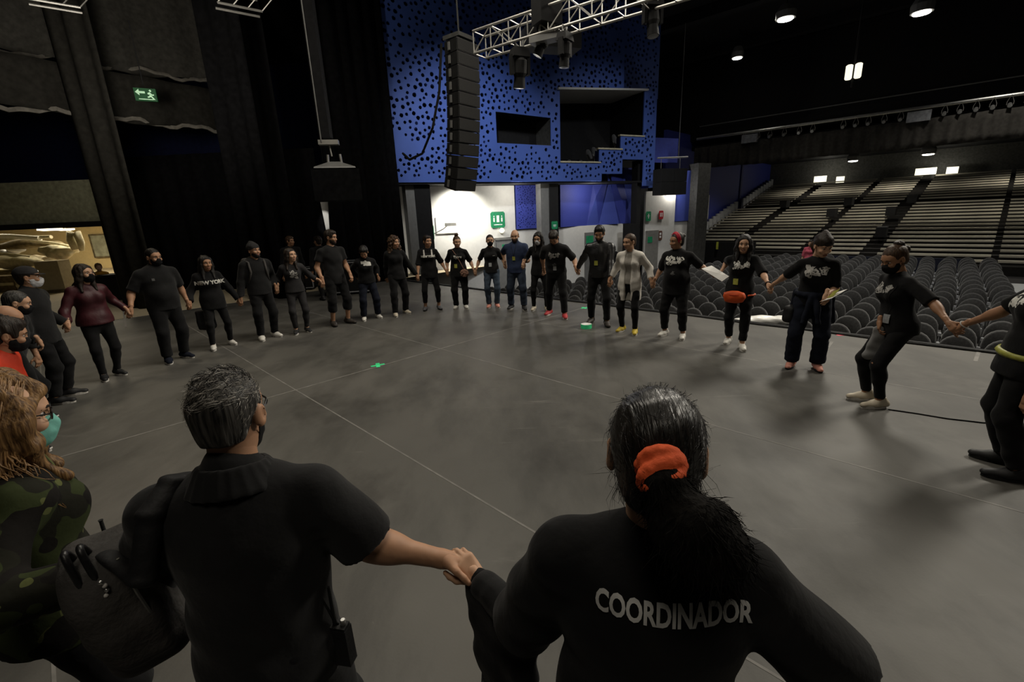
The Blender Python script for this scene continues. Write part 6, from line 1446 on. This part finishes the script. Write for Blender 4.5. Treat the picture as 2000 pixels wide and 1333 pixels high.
# ---- things worn and carried
def solid(name, sdf, h, m, parent, base, folds=None): return skin(name, sdf, h, m, parent, base, folds)[0]
Bp = P['blue']; badge(Bp, -.03, -.12, 'badge_lime'); badge(P['jack'], -.05, -.16, 'badge_lime'); badge(P['bun'], -.05, -.20, 'badge_lime'); badge(P['jean'], -.02, -.20, 'badge_grey'); badge(P['orange'], -.06, -.20, 'badge_lime'); badge(P['stoop'], .05, -.24, 'badge_grey'); badge(P['lean'], .0, -.24, 'badge_grey')
# tote of the girl in the lettered sweatshirt
p = J(402, 622, YB['ny'] - .02); t = thing('tote_bag', p, 'black tote bag hanging beside the girl in the lettered sweatshirt', 'bag')
s = SDF().box((0, 0, -.02), (.14, .05, .17), rotz(.6), .04).ell((0, 0, -.12), (.13, .07, .09), None, .05); solid('body', s, .012, 'bag_black', t, np.zeros(3), (.006, 30, 3))
q = P['ny']['sh'][-1] - p; MB().tube([(.06, .02, .12), q * .5 + A_([.05, 0, .05]), q + A_([0, 0, .05])], .010, 5).build('strap', 'bag_black', t)
# backpack of the hooded man, seen as two straps
Q = P['beanie']; p = Q['chest'] - Q['Fc'] * .22; t = thing('backpack', p, 'dark backpack on the back of the man in the beanie', 'backpack')
s = SDF().box((0, 0, 0), (.10, .15, .22), frame(Q['Fc'], Q['Lc'], Q['U']), .06); solid('body', s, .016, 'bag_grey', t, np.zeros(3), (.006, 24, 2))
for a in (1, -1): 
    pts = [Q['Lc'] * a * .10 + Q['U'] * .15, Q['sh'][a] * .8 + Q['neck'] * .2 - p + Q['U'] * .062, Q['sh'][a] * .7 + Q['neck'] * .3 - p + Q['Fc'] * .10 + Q['U'] * .02, Q['chest'] - p + Q['Lc'] * a * .13 + Q['Fc'] * .145 - Q['U'] * .02, Q['waist'] - p + Q['Lc'] * a * .17 + Q['Fc'] * .06]
    MB().tube(pts, .018, 6).build('strap', 'bag_grey', t, True)
# fur bag with a strap
Q = P['bun']; p = J(907, 534, YB['bun'] - .16); t = thing('fur_bag', p, 'round fluffy pinkish bag hanging at the hip of the woman with the bun', 'bag')
solid('body', SDF().ell((0, 0, 0), (.095, .06, .09)), .009, 'bag_fur', t, np.zeros(3), (.008, 120, 3))
MB().tube([(.0, 0, .08), Q['chest'] - p + Q['Fc'] * .15 + Q['U'] * .0, Q['sh'][-1] * .7 + Q['neck'] * .3 - p + Q['Fc'] * .08 + Q['U'] * .05], .007, 5).build('strap', 'bag_fur', t)
# orange waist bag
Q = P['orange']; p = J(1434, 580, YB['orange'] - .16); t = thing('waist_bag', p, 'orange waist bag worn over the black tee of the smiling woman', 'bag'); R = frame(Q['Fc'], Q['Lc'], Q['U'])
solid('body', SDF().ell((0, 0, 0), (.06, .150, .085), R).box((0, 0, -.01), (.04, .125, .065), R, .02, .03), .008, 'bag_orange', t, np.zeros(3), (.004, 50, 3))
MB().tube([R @ A_([.058 * math.cos(y * 9), y, .030]) for y in np.linspace(-.09, .09, 9)], .004, 5).build('zip', 'cloth_orange', t)
cen = Q['pel'] + Q['U'] * .02 - p
MB().tube([cen * [1, 1, 0] + A_([0, 0, .01]) + Q['Fc'] * .17 * math.cos(a) + Q['Lc'] * .205 * math.sin(a) for a in np.linspace(.6, 2 * PI - .6, 16)], .012, 5).build('belt', 'bag_orange', t)
# sheet of paper between two hands
ym = YB['orange'] + .08; c = [J(1370, 525, ym + .26), J(1390, 519, ym + .28), J(1424, 540, ym - .02), J(1410, 550, ym - .04)]; V = c + [v - A_([0, 0, .004]) for v in c]
t = tag(link('paper_sheet', to_mesh('paper_sheet', V, [(0, 1, 2, 3), (7, 6, 5, 4), (0, 4, 5, 1), (1, 5, 6, 2), (2, 6, 7, 3), (3, 7, 4, 0)], 'paper')), 'white sheet of paper held between the headband woman and the smiling woman', 'paper')
Q = P['knit']; p = Q['wr'][1] + Q['hd'][1] * .06
o = MB().prism([(0, 0), (.20, 0), (.20, .13), (0, .13)], p - A_([.04, 0, .03]), unit([.85, .1, .45]), unit([.3, -.8, .4]), A_([0, 0, .004])).build('papers', 'paper'); tag(o, 'folded white papers in the hand of the woman in the knit cap', 'paper')
o = MB().prism([(0, 0), (.11, 0), (.11, .07), (0, .07)], p - A_([.0, .03, -.01]), unit([.6, .1, .6]), unit([.3, -.8, .4]), A_([0, 0, .006])).build('note_pad', 'badge_lime'); tag(o, 'yellow note pad on the papers of the woman in the knit cap', 'note pad')
# jacket tied round the waist
b = Q['base']; s = SDF(); 
for i in range(14):
    a0, a1 = i / 14 * 2 * PI, (i + 1) / 14 * 2 * PI; c_ = Q['pel'] + Q['U'] * .10
    s.cone(c_ + Q['Fc'] * .135 * math.cos(a0) + Q['Lc'] * .175 * math.sin(a0), c_ + Q['Fc'] * .135 * math.cos(a1) + Q['Lc'] * .175 * math.sin(a1), .030, .030, .02)
for a in (1, -1): s.cone(Q['pel'] + Q['Fc'] * .15 + Q['Lc'] * a * .02 + Q['U'] * .08, Q['pel'] + Q['Fc'] * .20 + Q['Lc'] * a * .08 - Z3 * .22, .034, .030, .02)
for a in np.linspace(1.9, 2 * PI - 1.9, 9): s.cone(Q['pel'] + Q['U'] * .08 + Q['Fc'] * .15 * math.cos(a) + Q['Lc'] * .19 * math.sin(a), Q['pel'] - Z3 * .26 + Q['Fc'] * .20 * math.cos(a) + Q['Lc'] * .25 * math.sin(a), .034, .036, .05)
solid('tied_jacket', s, .012, 'cloth_navy', Q['root'], b, (.007, 30, 6))
p = J(1548, 612, YB['knit'] + .12); t = thing('shoulder_bag', p, 'black bag hanging behind the hip of the woman in the knit cap', 'bag')
solid('body', SDF().box((0, 0, 0), (.13, .07, .11), rotz(.5), .05), .012, 'bag_black', t, np.zeros(3), (.006, 30, 3)); MB().tube([(0, 0, .1), Q['waist'] - p + Z3 * .1, Q['sh'][-1] - p + Z3 * .05], .009, 5).build('strap', 'bag_black', t)
# grey cloth hanging from the hand of the stooping woman, torn knee patch
Q = P['stoop']; p = Q['wr'][-1] + Q['hd'][-1] * .05; t = thing('grey_cloth', p, 'pale grey cloth dangling from the hand of the stooping woman', 'cloth')
solid('drop', SDF().cone((.02, 0, -.02), (-.02, .05, -.30), .030, .055, .03, (A_([.6, .8, 0]), .5)).cone((-.02, 0, -.02), (.05, .0, -.26), .030, .05, .03, (A_([.6, .8, 0]), .5)).cone((0, 0, -.03), (.08, .06, -.33), .03, .035, .03, (A_([.6, .8, 0]), .5)), .009, mm('cloth_pale', (.22, .22, .22), .9, .15), t, np.zeros(3), (.007, 40, 3))
kn = Q['knee'][1]; solid('knee_patch', SDF().ell(kn + Q['f'] * .046, (.022, .04, .045), frame(Q['f'], Q['l'], Z3)), .007, 'skin_tan', Q['root'], Q['base'])
# lime belt of the person at the right edge
Q = P['right']; c_ = Q['pel'] - Q['U'] * .0 - Q['base']
MB().tube([c_ + Z3 * .02 + Q['Fc'] * .148 * math.cos(a) + Q['Lc'] * .194 * math.sin(a) for a in np.linspace(0, 2 * PI, 25)[:-1]], .026, 6, True, True).build('belt', 'badge_lime', Q['root'], True)
MB().tube([Q['wr'][-1] - Q['base'] + unit(np.cross(Q['hd'][-1], [0, 0, 1])) * .032 * math.cos(a) + unit(np.cross(Q['hd'][-1], np.cross(Q['hd'][-1], [0, 0, 1]))) * .030 * math.sin(a) for a in np.linspace(0, 2 * PI, 17)[:-1]], .005, 5, True, True).build('bracelet', 'strap_white', Q['root'], True)
for k_ in ('bigman', 'red', 'orange'):
    Q = P[k_]; a = -1 if k_ == 'bigman' else 1; fd_ = unit(Q['wr'][a] - Q['el'][a]); x_ = unit(np.cross(fd_, Z3)); y_ = np.cross(fd_, x_); c_ = Q['wr'][a] - fd_ * .02 - Q['base']
    MB().tube([c_ + (x_ * math.cos(t_) + y_ * math.sin(t_)) * .032 for t_ in np.linspace(0, 2 * PI, 13)[:-1]], .008, 5, True, True).build('wristband', 'cable_black', Q['root'], True)
# radio on the belt of the man in front
Q = Mn; p = J(668, 1258, 1.05); t = thing('walkie_talkie', p, 'black two-way radio with aerial on the belt of the grey-haired man', 'radio'); R = frame(*[unit(v) for v in ((1, -.2, 0), (.2, 1, 0), (0, 0, 1))])
MB().box((0, 0, 0), (.030, .018, .062), R, .94).build('body', 'bag_black', t); MB().box((0, -.001, .066), (.026, .015, .006), R).build('top', 'cable_black', t)
MB().lathe([(.008, 0), (.008, .016), (.006, .018)], (.014, 0, .07), None, 10).build('knob', 'metal_bit', t); MB().lathe([(.007, 0), (.0055, .03), (.0042, .125), (.0038, .135)], (-.010, 0, .068), None, 8).build('aerial', 'cable_black', t)
q = J(608, 1130, 1.04) - p; MB().tube([(.0, .0, .07), (-.012, 0, .085), q * .5 + A_([.012, 0, -.02]), q, q + A_([-.04, .05, .03])], .0035, 6).build('cord', 'cable_black', t, True)
# backpack beside the man
p = J(250, 1158, 1.02); t = thing('backpack', p, 'dark grey backpack slung on the left shoulder of the grey-haired man', 'backpack'); R = frame(unit([.75, .6, .1]), unit([-.6, .75, 0]), unit([.05, -.1, 1]))
s = SDF().box((0, 0, -.02), (.100, .085, .20), R, .06, .02).ell(R @ A_([-.03, -.05, .04]), (.075, .075, .12), R, .06).box(R @ A_([.01, -.09, -.07]), (.070, .04, .09), R, .04, .03)
solid('body', s, .009, 'bag_grey', t, np.zeros(3), (.008, 22, 4))
for k in (0, 1): MB().tube([*[R @ A_([-.055 + .028 * k - .015 * math.sin(v), -.09 + .09 * (v / PI), .12 + .10 * math.sin(v)]) for v in np.linspace(0, PI, 12)]], .008, 8).build('handle', 'cloth_leather', t, True)
MB().tube([R @ A_([.02, -.09, .17]), R @ A_([.035, -.115, .06]), R @ A_([.05, -.12, -.05])], .004, 5).build('zip', 'metal_bit', t)
for i in range(7): MB().ball(R @ A_([-.02 + .006 * math.sin(i), -.112, .14 - .014 * i]), .006, None, 8, 5).build('bead', 'strap_white' if i % 2 else 'metal_bit', t, True)
shl = Mn['sh'][1] * .75 + Mn['neck'] * .25 - p
s = SDF(); pts = [R @ A_([.0, -.04, .16]), shl + A_([-.03, -.13, -.12]), shl + A_([-.015, -.075, .02]), shl + A_([0, .0, .068]), shl + A_([.0, .10, .02]), shl + A_([-.02, .16, -.10])]
for a, b in zip(pts[:-1], pts[1:]): s.cone(a, b, .030, .030, .012, (unit([.1, .5, .9]), .45))
solid('strap', s, .007, 'bag_black', t, np.zeros(3), (.0015, 60, 3))
# another radio aerial standing out of the bag between the two
p = J(208, 1052, 1.10); t = thing('walkie_talkie', p, 'radio aerial sticking up between the blond woman and the backpack', 'radio'); MB().lathe([(.006, 0), (.005, .03), (.0045, .075), (.006, .08)], (0, 0, -.02)).build('aerial', 'cable_black', t); MB().box((0, 0, -.062), (.018, .013, .04), None, .95).build('body', 'bag_black', t)
# shawl hanging from the forearm of the woman in front
el_, wr_1 = Wm['el'][1], Wm['wr'][1]; p = (el_ + wr_1) / 2; t = thing('black_shawl', p, 'black fringed shawl hanging over the forearm of the ponytail woman', 'shawl')
s = SDF(); d = unit(wr_1 - el_)
for i in range(7):
    a = p + d * (-.10 + .033 * i); s.cone(a - p + A_([0, 0, -.01]), a - p + A_([-.01 + .004 * i, -.02, -.36 + .01 * i]), .046, .034, .02, (A_([.3, .95, 0]), .6))
solid('cloth', s, .007, 'cloth_black', t, np.zeros(3), (.006, 40, 5))
mb = MB(); rs = random.Random(4)
for i in range(46):
    a = d * (-.12 + .24 * i / 45) * .9 + A_([0, -.02 + rs.uniform(-.015, .015), -.36]); mb.tube([a, a + A_([rs.uniform(-.01, .01), rs.uniform(-.01, .01), -.07]), a + A_([rs.uniform(-.02, .02), rs.uniform(-.02, .02), -.14 - rs.uniform(0, .04)])], .0025, 4)
mb.build('fringe', 'cloth_black', t, False, 'stuff')
# crate that the seated person far back sits on
_o = next(o for o in C.objects if o.get('label', '').startswith('blond person in a mustard'))
_c = np.array(_o.location) - A_([math.cos(math.radians(-60)), math.sin(math.radians(-60)), 0]) * .31
t = thing('crate', _c, 'low crate under the seated person by the loading bay', 'crate'); MB().box((0, 0, .13), (.22, .2, .13), rotz(.5)).build('body', 'canvas_dark', t); MB().box((0, 0, .275), (.23, .21, .012), rotz(.5)).build('lid', 'carton', t)
